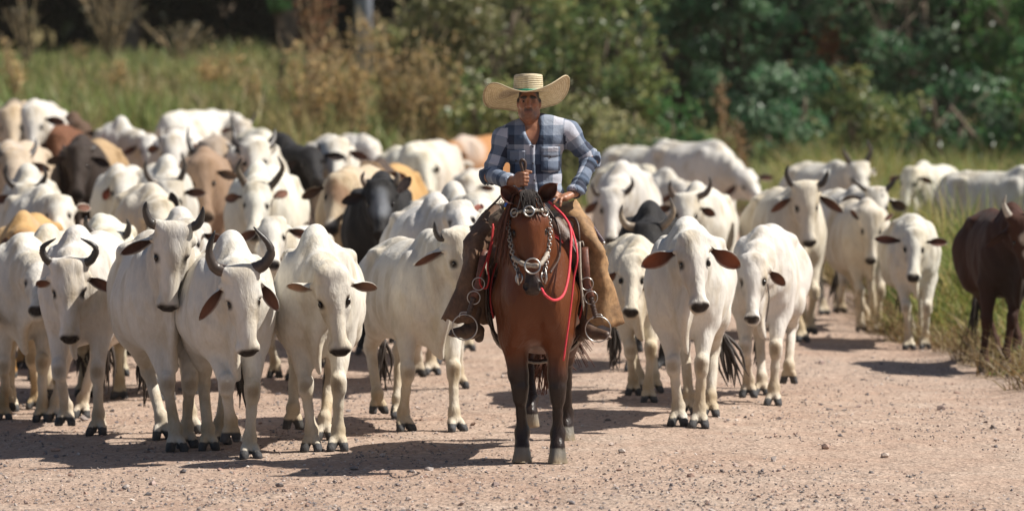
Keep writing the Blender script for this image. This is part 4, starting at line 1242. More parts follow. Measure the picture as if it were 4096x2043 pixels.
cow('bull', 'black bull with grey-dusted face and short horns in mid herd', (1524, 688), s=455, yaw=2, poll=(1522, 728), muz=(1526, 905), coat='black', hs=1.0, fat=1.15,
    horns=[[(1462, 740), (1448, 712), (1458, 686)], [(1582, 732), (1592, 705), (1582, 684)]], hornc=(.22, .17, .13), hr=.03, ears=[None, (1640, 712)],
    marks=[((.25, 0, 0), .14, (.19, .20, .22), .85, .7, 'h'), ((.12, 0, 0), .10, (.15, .16, .18), .6, .7, 'h')])
cow('cow', 'tan cow with dark shoulders and long dark ear behind the grey-faced bull', (1520, 628), s=392, yaw=-10, poll=(1480, 655), muz=(1466, 790), coat='tan', hs=1.0, fat=1.1,
    marks=[((.40, 0, 1.3), .32, (.05, .035, .03), .95, .4, 'b'), ((.2, 0, -.05), .3, (.06, .04, .035), .9, .4, 'h')], ears=[None, (1628, 706)])
cow('cow', 'white cow with turned head and rounded hump just above the half-hidden horned cow', (1738, 768), s=512, yaw=9, poll=(1830, 808), muz=(1862, 930), coat='white', grey=.45, hs=1.1, fat=1.05, ears=[0, (1918, 828)], earc=(.20, .06, .04))
cow('bull', 'white bull whose tall hump rises close beside the rider\'s sleeve', (1812, 724), s=472, yaw=10, poll=(1900, 780), muz=(1930, 900), coat='white', grey=.5, hs=1.3, fat=1.1)
cow('bull', 'black bull with pale sickle horns standing behind the small thin cow', (2598, 802), s=492, yaw=-3, poll=(2594, 900), muz=(2590, 1060), coat='black', hs=1.1, fat=1.15,
    horns=[[(2506, 900), (2484, 860), (2490, 818)], [(2668, 890), (2694, 846), (2680, 790)]], hornc=(.30, .24, .17), hornb=(.10, .07, .05), hornt=(.06, .05, .045), hr=.038)
cow('cow', 'white cow with dark upright horns looking out past the rider\'s elbow', (2490, 640), s=402, yaw=-6, poll=(2446, 764), muz=(2440, 945), coat='white', grey=.3, hs=.8, fat=1.0,
    horns=[[(2388, 775), (2372, 752), (2368, 730)], [(2508, 768), (2530, 738), (2524, 706)]], ears=[(2344, 852), 0], hornc=(.09, .07, .055))
cow('cow', 'white cow with wide dark crescent horns looking over the black bull', (2790, 722), s=432, yaw=-8, poll=(2746, 784), muz=(2740, 960), coat='white', grey=.25, hs=.9, fat=1.1,
    horns=[[(2690, 775), (2680, 745), (2684, 722)], [(2822, 775), (2842, 740), (2838, 708)]], ears=[None, (2860, 862)], hornc=(.12, .09, .07))
# the far rows
cow('cow', 'beige cow with long pale face at the edge of the back row', (58, 400), s=352, yaw=0, poll=(40, 440), muz=(58, 596), coat='beige', grey=.2, hs=.6, marks=[((.40, 0, 1.3), .2, (.04, .03, .03), .8, .6, 'b')])  # beige coat stands in for shade over a pale body
cow('cow', 'white cow with narrow lit face next to the brown cow in the back row', (140, 400), s=352, yaw=3, poll=(124, 436), muz=(136, 612), coat='white', grey=.2, hs=.5)
cow('cow', 'horned beige cow standing low in the crowd below the two pale back-row faces', (40, 560), s=395, yaw=-4, poll=(60, 612), muz=(62, 760), coat='beige', grey=.3, hs=.6, horns=['up', 'up'])  # coat toned beige to carry the shade on the body
cow('cow', 'white rounded back highest of the back row above the brown cows', (196, 412), s=330, yaw=12, coat='white', grey=.1, hs=.5, fat=1.1)
cow('cow', 'reddish brown cow with dark flank among the white cows', (222, 482), s=352, yaw=0, poll=(232, 545), muz=(236, 690), coat='brown', hs=.8)
cow('cow', 'dark brown cow with sunlit tan edge and low head', (326, 538), s=384, yaw=-6, poll=(312, 590), muz=(316, 760), coat='dark', hs=.9, fat=1.0, marks=[((-.3, .2, 1.1), .55, (.42, .29, .16), .9, .4, 'b')], horns=['short', 'short'])
cow('cow', 'very dark brown cow seen behind the tan-edged one', (292, 448), s=335, yaw=6, coat='umber', hs=.9)
cow('cow', 'white humped cow with turned head against the green grass bank', (486, 462), s=345, yaw=12, poll=(590, 545), muz=(610, 660), coat='white', grey=.35, hs=1.1, fat=1.05)
cow('cow', 'white cow with pale face and level brown-lined ear below the grass bank', (700, 520), s=372, yaw=-3, poll=(696, 552), muz=(690, 700), coat='white', hs=.4, horns=['short', 'short'], ears=[(590, 600), (800, 590)], earc=(.18, .08, .05))
cow('cow', 'shaded cow with a bright narrow face beneath the pale rumps', (862, 545), s=382, yaw=6, poll=(848, 566), muz=(880, 730), coat=(.37, .30, .24), grey=.4, hs=.5, horns=['lyre', 'lyre'], ears=[0, None])  # coat darkened, the body's shade is put into its colour
cow('cow', 'greyish brown cow in the shade between two white horned cows', (818, 590), s=402, yaw=4, coat=(.30, .205, .14), grey=.6, hs=.6)  # brown coat colour carries the shade over this body
cow('cow', 'white rump turned away, topmost of the far cows on the bank', (846, 446), s=306, yaw=150, coat='white', hs=.2, fat=1.1)
cow('cow', 'white cow with lowered head next to the topmost white rump', (942, 462), s=306, yaw=14, coat='white', hs=.5, horns=['up', 'up'])
cow('cow', 'white cow back partly hidden by the black spotted cow', (1046, 518), s=326, yaw=12, coat='white', hs=.4)
cow('cow', 'white cow with pricked ears and short horns in front of the black spotted cow', (1010, 548), s=388, yaw=3, poll=(1016, 574), muz=(1030, 720), coat='white', hs=.4, horns=['up', 'up'], ears=[(950, 600), (1090, 588)], el=.14, earc=(.55, .5, .42))
cow('cow', 'black cow with white spots on neck and shoulder facing aside', (1120, 534), s=372, yaw=30, poll=(1236, 590), muz=(1272, 690), coat='black', hs=.9, fat=1.15,
    marks=[((.5, -.2, 1.2), .10, (.6, .56, .5), .95, .5, 'b'), ((.72, -.14, 1.12), .07, (.6, .56, .5), .95, .5, 'b'), ((.2, -.1, 1.36), .08, (.6, .56, .5), .9, .5, 'b')])
cow('cow', 'white cow with broad flat face between the black spotted cow and the tan one', (1330, 540), s=366, yaw=5, poll=(1336, 566), muz=(1352, 710), coat='white', grey=.2, hs=.4, fat=1.05, horns=['short', 'short'], ears=[(1270, 600), None])
cow('cow', 'white cow with smooth pale back in front of the dry bushes', (1452, 540), s=305, yaw=20, coat='white', grey=.15, hs=.3, fat=1.1)
cow('cow', 'white cow with head hung down and dark ear beside the pale rump', (1640, 578), s=352, yaw=12, poll=(1690, 620), muz=(1716, 760), coat='white', grey=.2, hs=.7, ears=[0, (1744, 690)], earc=(.07, .04, .03), el=.15)
cow('cow', 'large rounded beige rump turned away near the rider\'s sleeve', (1752, 566), s=338, yaw=165, coat='cream', hs=.1, fat=1.2)
cow('cow', 'small shaded white cow tucked low beside the rider\'s arm', (1886, 690), s=362, yaw=-10, coat='white', grey=.4, hs=.4, size=.9)
cow('cow', 'orange-brown cow with shaded grey flank at the far back beside the rider', (1856, 540), s=292, yaw=-28, coat='orange', hs=.4, fat=1.1, marks=[((.40, 0, 1.2), .45, (.5, .42, .36), .9, .5, 'b')])
cow('cow', 'white cow side-on with pointed hump, farthest behind the rider\'s elbow', (2652, 556), s=312, yaw=36, poll=(2712, 640), muz=(2734, 740), coat='white', grey=.35, hs=1.1, fat=1.05)
cow('cow', 'white cow with flat back grazing at the verge, nose down in green grass', (2852, 556), s=318, yaw=34, poll=(2975, 690), muz=(3030, 775), coat='white', grey=.25, hs=.6, fat=1.1, ears=[None, None], pf=.75)
cow('cow', 'white cow facing aside, low hump, in front of the farthest white cows', (2660, 672), s=356, yaw=28, poll=(2736, 735), muz=(2764, 830), coat='white', grey=.35, hs=.8)
cow('cow', 'white cow tucked between the rider\'s elbow and the aside-facing cow', (2530, 652), s=350, yaw=14, coat='white', grey=.2, hs=.5)
cow('cow', 'white cow with tall lyre horns looking back from the grass', (3344, 636), s=352, yaw=20, poll=(3434, 654), muz=(3448, 790), coat='white', grey=.3, hs=.7, fat=1.05,
    horns=[[(3394, 640), (3378, 610), (3374, 585)], [(3474, 635), (3484, 598), (3464, 558)]], ears=[0, (3504, 690)], earc=(.45, .40, .33), hornc=(.10, .08, .06), el=.14)
cow('cow', 'white humped cow standing deep in tall grass with its head down', (3694, 640), s=345, yaw=-24, coat='white', grey=.15, hs=.9, fat=1.05)
cow('cow', 'white cow side-on in tall grass behind the chestnut bull', (4084, 664), s=372, yaw=46, coat='white', grey=.25, hs=.9, fat=1.05)
# ================================================================== the horse
HX, HY = .152, 25.06
HYAW = math.radians(-3.0)
HHD = V(math.sin(HYAW), -math.cos(HYAW), 0); HLF = V(math.cos(HYAW), math.sin(HYAW), 0)
HROOT = V(HX, HY, gz(HX, HY) + .004)
HM = np.stack([HHD, HLF, V(0, 0, 1)], 1)
HRZ = math.atan2(HHD[1], HHD[0])
def hl(X, Y, D):
    """the spot of the photograph at depth D, in the horse's own frame"""
    return HM.T @ (ray(X, Y, D) - HROOT)

M_HCOAT = coat_mat('horse_coat', rough=.36, gloss=.30, fur=.22, stain=(.75, .62, .5), stain_amt=.45, sheen=0.0)
M_HAIR = simple_mat('horse_hair', (.016, .009, .006), .75, 0, .5, 120, .5, .004)
M_REDHAIR = simple_mat('horse_tail_hair', (.105, .030, .012), .65, 0, .6, 120, .5, .004)
M_STEEL = simple_mat('steel', (.46, .44, .41), .36, 1.0, .15, 60, .15, .001)
M_LEATHER = simple_mat('dark_leather', (.055, .030, .020), .5, 0, .5, 60, .4, .003)
M_STRAP = simple_mat('brown_strap', (.12, .040, .022), .5, 0, .4, 60, .4, .003)
M_RAWHIDE = simple_mat('braided_rawhide', (.36, .31, .25), .6, 0, .35, 120, .7, .004)
M_ROPE = simple_mat('red_rope', (.62, .035, .055), .6, 0, .25, 150, .6, .003)
M_ROPED = simple_mat('deep_red_rope', (.42, .012, .012), .6, 0, .25, 150, .6, .003)

def horse_feet():
    out = []
    for X, fx, lift in ((2085, .03, 0), (2228, .10, 0), (2118, -1.02, .12), (2262, -1.42, 0)):
        D = HY - fx
        p = hl(X, 1800, D)
        out.append((fx, p[1], lift))
    return out

hp_poll = hl(2116, 800, HY - .50)
hp_muz = hl(2136, 1176, HY - .62)
hp_f = norm(hp_muz - hp_poll)
hp_f, hp_s, hp_u = head_axes(hp_f, HM.T @ V(.07, -1, .35))
HH = lambda a, b, c: hp_poll + hp_f * a + hp_s * b + hp_u * c

def build_horse():
    B = Field()
    B.ell((-.02, 0, 1.06), (.30, .195, .345), k=.05)
    B.ell((-.62, 0, 1.03), (.66, .262, .35), k=.10)
    B.ell((-.60, 0, .93), (.55, .255, .29), k=.10)
    B.ell((-1.22, 0, 1.11), (.36, .26, .31), k=.10)
    B.cone((-.22, 0, 1.34), (-.95, 0, 1.31), .085, .10, k=.12)
    for s in (-1, 1):
        B.ell((.165, s * .098, 1.00), (.13, .105, .20), k=.022)
        B.ell((.02, s * .150, 1.06), (.17, .075, .27), k=.05)
        B.ell((.08, s * .13, .86), (.12, .085, .16), k=.06)
        B.ell((-1.15, s * .18, .95), (.24, .11, .30), k=.08)
    n0, n1 = V(.02, 0, 1.15), hp_poll + hp_f * .08 - hp_u * .13
    m = n0 * .5 + n1 * .5 + V(.03, 0, .03)
    nn = V(0, 1, 0)
    B.cone(n0, m, .245, .175, k=.12, sq=(nn, .78))
    B.cone(m, n1, .175, .118, k=.06, sq=(nn, .72))
    B.cone(V(-.2, 0, 1.36), m + V(-.05, 0, .11), .07, .06, k=.10)
    H = HH
    R = np.stack([hp_f, hp_s, hp_u], 1)
    B.ell(H(.12, 0, -.075), (.155, .100, .088), R=R, k=.05)
    B.cone(H(.0, -.035, -.05), H(.0, .035, -.05), .058, .058, k=.05)
    B.cone(H(.14, 0, -.072), H(.46, 0, -.075), .082, .052, k=.05)
    B.ell(H(.515, 0, -.095), (.065, .060, .062), R=R, k=.04)
    B.cone(H(.545, -.02, -.135), H(.545, .02, -.135), .034, .034, k=.03)
    B.cone(H(.20, 0, -.19), H(.46, 0, -.14), .07, .042, k=.05)
    for s in (-1, 1):
        B.ell(H(.19, s * .058, -.165), (.13, .042, .105), R=R, k=.04)
        B.cone(H(.10, s * .080, -.050), H(.155, s * .092, -.055), .024, .019, k=.03)
        B.cone(H(.235, s * .078, -.085), H(.32, s * .062, -.10), .020, .014, k=.03)
        B.ell(H(.19, s * .103, -.048), (.026, .016, .018), R=R, k=.010, sub=True)
        B.cone(H(.30, s * .062, -.10), H(.40, s * .050, -.09), .014, .012, k=.03)
        B.ell(H(.528, s * .046, -.062), (.036, .028, .032), R=R, k=.025)
        B.ell(H(.536, s * .052, -.038), (.026, .016, .020), R=R, k=.010, sub=True)
    B.cone(H(.575, -.05, -.118), H(.575, .05, -.118), .006, .006, k=.008, sub=True)
    spots = []
    hoofs = []
    for i, (fx, fy, lift) in enumerate(horse_feet()):
        s = -1 if i in (0, 2) else 1
        z0 = lift
        if i < 2:
            top = V(.03, s * .145, 1.02); el = V(.02 + fx * .2, s * .135, .80)
            ft = V(fx - .045, fy, z0 + .175)
            kn = V(el[0] * .45 + ft[0] * .55 + .025, fy * .75 + el[1] * .25, .43)
            B.chain([top, el], [.135, .095], k=.07)
            B.cone(el, kn * .7 + el * .3, .088, .060, k=.04)
            B.cone(kn * .7 + el * .3, kn + V(0, 0, .04), .060, .050, k=.03)
            B.cone(kn + V(.008, 0, .035), kn + V(.006, 0, -.035), .055, .046, k=.018)
            B.cone(kn + V(-.02, 0, .0), kn + V(-.03, 0, -.02), .035, .030, k=.03)
        else:
            hip = V(-1.15, s * .15, 1.0); st = V(-.98, s * .17, .80)
            ft = V(fx - .045 - (.03 if lift else 0), fy, z0 + .175)
            kn = ik(st, ft, .42, .42, -1); kn[1] = st[1] * .35 + fy * .65
            B.chain([hip, st], [.22, .125], k=.08, sq=(V(0, 1, 0), .8))
            B.cone(st, kn * .75 + st * .25, .12, .058, k=.05)
            B.cone(kn * .75 + st * .25, kn, .058, .05, k=.03)
            B.cone(kn + V(-.03, 0, .05), kn + V(.01, 0, -.04), .032, .046, k=.03)
        B.cone(kn, kn * .5 + ft * .5, .040, .030, k=.02)
        B.cone(kn * .5 + ft * .5, ft, .030, .040, k=.02)
        B.cone(ft + V(-.012, 0, .008), ft + V(-.016, 0, -.015), .046, .044, k=.025)
        cor = V(fx - .01, fy, z0 + .092)
        B.cone(ft, cor, .042, .047, k=.02)
        if lift: B.cone(cor, V(fx - .035, fy, z0 + .01), .050, .060, k=.012)
        else: B.cone(cor, V(fx + .012, fy, z0 - .01), .050, .070, k=.012, sq=(V(0, 1, 0), .94))
        hoofs.append((V(fx, fy, z0), z0 + .088))
    v, q = B.build(.0115)
    for hc, zt in hoofs:
        mm = (np.abs(v[:, 0] - hc[0]) < .14) & (np.abs(v[:, 1] - hc[1]) < .10) & (v[:, 2] < hc[2] + .03)
        v[mm, 2] = np.maximum(v[mm, 2], hc[2])
    n = vnormals(v, q)
    upper = sstep(.6, .8, v[:, 2])
    disp = .007 * noise3(v, 11, 5) * upper + .005 * noise3(v * V(1, 1, .4), 26, 15) * upper + .0012 * noise3(v, 40, 6)
    disp += .004 * noise3(v * V(1, 1, .4), 22, 8) * sstep(1.2, 1.0, v[:, 2]) * sstep(.5, .7, v[:, 2])
    v = v + n * disp[:, None]
    base = (.120, .034, .0098)
    sp = [(H(.53, 0, -.07), .125, (.030, .022, .020), .97, .55), (H(.34, 0, -.03), .13, (.075, .022, .009), .5, .9), (H(.30, 0, -.03), .05, (.12, .034, .012), .4, .9)]
    for s in (-1, 1):
        sp += [(H(.19, s * .095, -.055), .040, (.014, .009, .008), .9, .6), (H(.545, s * .054, -.045), .034, (.006, .005, .005), .95, .5)]
    c = paint(v, base, sp)
    w_ = sstep(.76, .46, v[:, 2] + .05 * noise3(v, 12, 9))[:, None] * .96
    c = c * (1 - w_) + np.array((.020, .014, .012)) * w_
    for hc, zt in hoofs:
        d = np.hypot(v[:, 0] - hc[0], v[:, 1] - hc[1])
        mm = (d < .13) & (v[:, 2] < zt)
        band = .85 + .25 * noise3(np.stack([v[mm, 0] * 30, v[mm, 1] * 70, v[mm, 2] * 8], 1), 1, 4)
        k = sstep(.0, .07, v[mm, 2] - hc[2])[:, None]
        c[mm] = (np.array((.30, .235, .155)) * (1 - k) + np.array((.24, .22, .185)) * k) * band[:, None]
    o = thing('horse', HROOT, HRZ, 1.0, 'dark bay horse with black lower legs carrying the rider towards the camera', 'horse')
    link('body', mesh_np('body', v, q, None, True, c), M_HCOAT, o)
    D0 = HY - .50
    for tip, sd in (((2003, 748), -1), ((2228, 734), 1)):
        b = H(.005, sd * .062, -.045)
        t_ = hl(tip[0], tip[1], D0)
        d = t_ - b; L = np.linalg.norm(d)
        nr = norm(HM.T @ V(-sd * .1, -1, .15))
        ev, eq, ec = leaf_ear(b, d, nr, L, .115 if sd < 0 else .105, (.075, .020, .010), (.135, .040, .016), (.018, .008, .006), .5)
        link('ear', mesh_np('ear', ev, eq, None, True, ec), M_HCOAT, o)
    for sd in (-1, 1):
        part('eye', ball(H(.19, sd * .0935, -.060), (.021, .015, .016), 12, 8, R), M_EYE, o)
    rs = np.random.RandomState(4)
    st = []
    for j in range(70):      # forelock: hair falling over the forehead from between the ears
        a = H(-.045 + rs.uniform(-.02, .01), rs.normal(0, .022), -.03)
        sgn = rs.normal(-.1, 1)
        e = H(rs.uniform(.03, .13), sgn * .035 + rs.normal(0, .012), .028 + rs.uniform(-.005, .008))
        m1 = H(-.04, rs.normal(0, .02) + sgn * .008, .018)
        st.append(tube(spline([a, m1, e], 7), np.array([.006, .008, .008, .007, .006, .004, .002]), 4))
    part('forelock', merge(st), M_HAIR, o)
    st = []
    for j in range(150):     # mane falling over the neck's right side
        t = rs.rand()
        a = hp_poll * (1 - t) + V(-.12, 0, 1.44) * t + V(-.04, 0, .05 + .04 * math.sin(t * 3.1))
        e = a + V(.10 - .1 * t, -.15 - rs.uniform(0, .07), -.22 - rs.uniform(0, .22))
        m1 = a + V(.03, -.10, -.02)
        st.append(tube(spline([a, m1, e + V(0, .01, .08), e], 7), np.array([.005, .006, .006, .005, .004, .003, .0012]), 4))
    part('mane', merge(st), M_REDHAIR, o)
    st = []
    for j in range(210):
        a = V(-1.53, rs.normal(0, .018), 1.16)
        e = V(-1.56 + rs.normal(0, .04), -.02 + rs.normal(0, .075), .38 + rs.uniform(-.10, .24))
        m1 = V(-1.66, rs.normal(0, .03), .98); m2 = V(-1.64, rs.normal(-.01, .05), .70)
        st.append(tube(spline([a, m1, m2, e], 10), np.linspace(.009, .003, 10), 4))
    for j in range(24):      # a stray lock swung out to one side
        a = V(-1.60, .03, .9); e = V(-1.56, .26 + rs.normal(0, .04), .52 + rs.uniform(-.05, .12))
        st.append(tube(spline([a, (a + e) / 2 + V(-.03, -.02, .05), e], 8), np.linspace(.007, .002, 8), 4))
    part('tail', merge(st), M_REDHAIR, o)
    return o
horse = build_horse()

def htop(name, label, category):
    return thing(name, HROOT, HRZ, 1.0, label, category)

# ---- bridle
def build_bridle():
    H = HH
    o = htop('bridle', 'bridle of rawhide, steel rings and chain on the bay horse\'s head', 'bridle')
    bb = [H(.075, -.118, -.09), H(.072, -.095, -.028), H(.075, -.045, .022), H(.078, 0, .034), H(.072, .045, .024), H(.066, .095, -.024), H(.068, .118, -.09)]
    cl = spline(bb, 30)
    part('browband', tube(cl, .0115 * (1 + .18 * np.sin(np.arange(30) * 2.1)), 8), M_RAWHIDE, o)
    part('browband_ring', ring(H(.080, -.008, .045), hp_u, .031, .0055, 24, 7), M_STEEL, o)
    for sd in (-1, 1):
        part('cheek_ring', ring(H(.074, sd * .094, -.012), norm(hp_u + hp_s * sd * .8), .026, .005, 20, 6), M_STEEL, o)
    for t in (.26, .38, .62, .76):
        p = cl[int(t * 29)]
        part('keeper', tube([p - hp_s * .008, p + hp_s * .008], .0165, 10), M_STEEL, o)
    nb = [H(.33, -.104, -.115), H(.375, -.075, -.045), H(.405, -.036, -.006), H(.41, .036, -.004), H(.365, .078, -.042), H(.31, .108, -.11)]
    part('noseband', tube(spline(nb, 30), .0145 * (1 + .12 * np.sin(np.arange(30) * 1.7)), 8), M_RAWHIDE, o)
    part('nose_ring', ring(H(.418, -.002, .020), hp_u, .047, .0052, 32, 8), M_STEEL, o)
    for sd in (-1, 1):
        pts = spline([H(.09, sd * .124, -.08), H(.17, sd * .130, -.085), H(.25, sd * .120, -.095), H(.33, sd * .106, -.105), H(.41, sd * .086, -.10), H(.455, sd * .074, -.095)], 23)
        for i in range(22):
            c_ = (pts[i] + pts[i + 1]) / 2; d = norm(pts[i + 1] - pts[i])
            nrm = np.cross(d, hp_s if i % 2 else hp_u)
            part('chain_link', ring(c_, nrm, .0125, .0034, 12, 5), M_STEEL, o)
        part('cheek_strap', tube(spline([H(.02, sd * .10, -.09), H(.10, sd * .118, -.10), H(.22, sd * .117, -.12), H(.33, sd * .100, -.12), H(.43, sd * .075, -.115)], 14), .010, 6, flat=(hp_s, .5)), M_LEATHER, o)
        part('bit_ring', ring(H(.465, sd * .076, -.105), norm(hp_s + hp_u * .8 * sd), .030, .006, 18, 6), M_STEEL, o)
        part('bit_shank', tube(spline([H(.42, sd * .085, -.09), H(.47, sd * .088, -.085), H(.505, sd * .080, -.105)], 8), .008, 6), M_STEEL, o)
    part('throat_strap', tube(spline([H(.10, -.118, -.12), H(.26, -.10, -.27), H(.28, 0, -.30), H(.26, .10, -.27), H(.10, .118, -.12)], 20), .008, 6), M_LEATHER, o)
build_bridle()
# ================================================================== the rider
RD = HY + .40                     # depth of his seat
def skin_mat():
    m, nt, b = new_mat('skin')
    at = N(nt, 'ShaderNodeVertexColor', layer_name='coat')
    f = noise_node(nt, 50, 4)
    nt.links.new(mixc(nt, 1.0, at.outputs[0], ramp(nt, f, [(.3, (.82, .80, .78)), (.7, (1.12, 1.1, 1.08))]), 'MULTIPLY'), b.inputs['Base Color'])
    b.inputs['Roughness'].default_value = .45
    b.inputs['Subsurface Weight'].default_value = .08
    b.inputs['Subsurface Radius'].default_value = (.01, .004, .002)
    bump(nt, b, noise_node(nt, 160, 3), .2, .0015)
    return m
M_SKIN = skin_mat()

def shirt_mat():
    """buffalo-check cloth: stripe position along body and sleeve comes with the mesh as cloth coordinates"""
    m, nt, b = new_mat('checked_shirt')
    at = nt.nodes.new('ShaderNodeAttribute'); at.attribute_name = 'cloth'
    sep = N(nt, 'ShaderNodeSeparateXYZ'); nt.links.new(at.outputs['Vector'], sep.inputs[0])
    def stripe(out, per, off):
        a = N(nt, 'ShaderNodeMath', operation='MULTIPLY', i_1=1 / per); nt.links.new(out, a.inputs[0])
        c = N(nt, 'ShaderNodeMath', operation='ADD', i_1=off); nt.links.new(a.outputs[0], c.inputs[0])
        f = N(nt, 'ShaderNodeMath', operation='FRACT'); nt.links.new(c.outputs[0], f.inputs[0])
        r = ramp(nt, f.outputs[0], [(.0, (0, 0, 0)), (.33, (.5, .5, .5)), (.66, (1, 1, 1))])
        r.node.color_ramp.interpolation = 'CONSTANT'
        return r
    s1 = stripe(sep.outputs[0], .185, .16); s2 = stripe(sep.outputs[1], .185, .30)
    a = N(nt, 'ShaderNodeMath', operation='ADD'); nt.links.new(s1, a.inputs[0]); nt.links.new(s2, a.inputs[1])
    h = N(nt, 'ShaderNodeMath', operation='MULTIPLY', i_1=.5); nt.links.new(a.outputs[0], h.inputs[0])
    c = ramp(nt, h.outputs[0], [(.0, (.011, .018, .042)), (.2, (.045, .072, .122)), (.45, (.125, .160, .225)), (.7, (.235, .275, .345)), (.95, (.45, .465, .53))])
    c.node.color_ramp.interpolation = 'CONSTANT'
    w_ = noise_node(nt, 300, 2)
    c2 = mixc(nt, 1.0, c, ramp(nt, w_, [(.3, (.85, .85, .85)), (.7, (1.1, 1.1, 1.1))]), 'MULTIPLY')
    nt.links.new(c2, b.inputs['Base Color'])
    b.inputs['Roughness'].default_value = .8
    b.inputs['Sheen Weight'].default_value = .04
    bump(nt, b, noise_node(nt, 26, 3, dist=1.5), .35, .012)
    return m
M_SHIRT = shirt_mat()

def chap_mat():
    m, nt, b = new_mat('chap_leather')
    f = noise_node(nt, 5, 6, .65); g = noise_node(nt, 26, 5, .7)
    c = ramp(nt, f, [(.28, (.16, .088, .040)), (.48, (.31, .180, .080)), (.68, (.42, .265, .130))])  # lighter tan for the sun-side chap, sunlight put into its colour
    c = mixc(nt, 1.0, c, ramp(nt, g, [(.35, (.62, .6, .58)), (.65, (1.12, 1.1, 1.08))]), 'MULTIPLY')
    nt.links.new(c, b.inputs['Base Color'])
    b.inputs['Roughness'].default_value = .72
    n1 = bump(nt, b, noise_node(nt, 9, 4, dist=.8), .4, .02)
    bump(nt, b, g, .35, .004, n1)
    return m
M_CHAP = chap_mat()
def chap_dark():  # darker copy of the chap leather, shade put into its colour
    m = M_CHAP.copy(); m.name = 'stained_shaded_chap_leather'
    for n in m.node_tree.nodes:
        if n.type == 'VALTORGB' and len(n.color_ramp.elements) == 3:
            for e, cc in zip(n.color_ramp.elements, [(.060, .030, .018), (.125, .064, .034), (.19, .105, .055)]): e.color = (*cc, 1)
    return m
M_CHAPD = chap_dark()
def straw_mat():
    m, nt, b = new_mat('straw')
    at = nt.nodes.new('ShaderNodeAttribute'); at.attribute_name = 'cloth'
    sep = N(nt, 'ShaderNodeSeparateXYZ'); nt.links.new(at.outputs['Vector'], sep.inputs[0])
    mu = N(nt, 'ShaderNodeMath', operation='MULTIPLY', i_1=6.2832 / .0135); nt.links.new(sep.outputs[0], mu.inputs[0])
    sn = N(nt, 'ShaderNodeMath', operation='SINE'); nt.links.new(mu.outputs[0], sn.inputs[0])
    f = noise_node(nt, 45, 5, .7)
    c = ramp(nt, f, [(.3, (.63, .53, .34)), (.62, (.82, .74, .56))])
    c = mixc(nt, 1.0, c, ramp(nt, sn.outputs[0], [(.0, (.88, .84, .78)), (.45, (1, 1, 1))]), 'MULTIPLY')
    nt.links.new(c, b.inputs['Base Color'])
    b.inputs['Roughness'].default_value = .7
    n1 = bump(nt, b, sn.outputs[0], .5, .003)
    bump(nt, b, noise_node(nt, 260, 2), .4, .002, n1)
    tr = N(nt, 'ShaderNodeBsdfTranslucent'); nt.links.new(c, tr.inputs['Color'])
    mx = N(nt, 'ShaderNodeMixShader', i_0=.32)
    nt.links.new(b.outputs[0], mx.inputs[1]); nt.links.new(tr.outputs[0], mx.inputs[2])
    nt.links.new(mx.outputs[0], nt.nodes['Material Output'].inputs[0])
    return m
M_STRAW = straw_mat()
M_GREEN = simple_mat('green_ribbon', (.010, .22, .12), .5, 0, .2, 60)
M_BOOT = simple_mat('boot_leather', (.080, .045, .028), .5, 0, .5, 30, .4, .004)
M_BUTTON = simple_mat('button', (.03, .03, .035), .35, 0, .2, 60, 0)
M_DENIM = simple_mat('trouser_cloth', (.50, .36, .17), .8, 0, .2, 90)

def rl(X, Y, D=RD): return hl(X, Y, D)

SHO = {1: rl(2286, 520, RD), -1: rl(2006, 548, RD)}            # +1 is the picture's right
ELB = {1: rl(2366, 640, RD + .03), -1: rl(1958, 702, RD - .02)}
WRI = {1: rl(2300, 770, RD - .20), -1: rl(2040, 726, RD - .25)}
CHEST = rl(2140, 590, RD); BELLY = rl(2145, 755, RD); PELV = rl(2148, 830, RD)
NECK0 = rl(2124, 500, RD + .01); HEADC = rl(2116, 410, RD - .055)
HIP = {s: PELV + V(.02, s * .12, -.02) for s in (-1, 1)}
KNEE = {1: rl(2372, 1010, RD - .20), -1: rl(1906, 1010, RD - .20)}
ANK = {1: rl(2352, 1300, RD - .22), -1: rl(1890, 1300, RD - .22)}
TOE = {1: rl(2420, 1345, RD - .36), -1: rl(1820, 1337, RD - .36)}

def torso(B, g):
    e = lambda r: tuple(x + g for x in r)
    B.ell(CHEST + V(-.01, 0, .02), e((.115, .165, .20)), k=.06)
    B.ell(BELLY + V(.01, 0, .02), e((.112, .160, .20)), k=.12)
    B.ell(PELV + V(-.01, 0, .0), e((.115, .155, .11)), k=.08)
    B.cone(SHO[-1] + V(0, .01, -.01), SHO[1] + V(0, -.01, -.01), .062 + g, .062 + g, k=.07)
    B.cone(NECK0 + V(-.02, 0, -.02), SHO[-1] * .6 + NECK0 * .4, .055 + g, .05 + g, k=.05)
    B.cone(NECK0 + V(-.02, 0, -.02), SHO[1] * .6 + NECK0 * .4, .055 + g, .05 + g, k=.05)
    for s in (-1, 1):
        B.ell(CHEST + V(.055, s * .075, .045), e((.055, .075, .065)), k=.05)
def arms(B, g):
    for s in (-1, 1):
        B.cone(SHO[s] - V(0, s * .015, .015), ELB[s], .062 + g, .050 + g, k=.045)
        B.cone(ELB[s], WRI[s], .049 + g, .034 + g, k=.03)

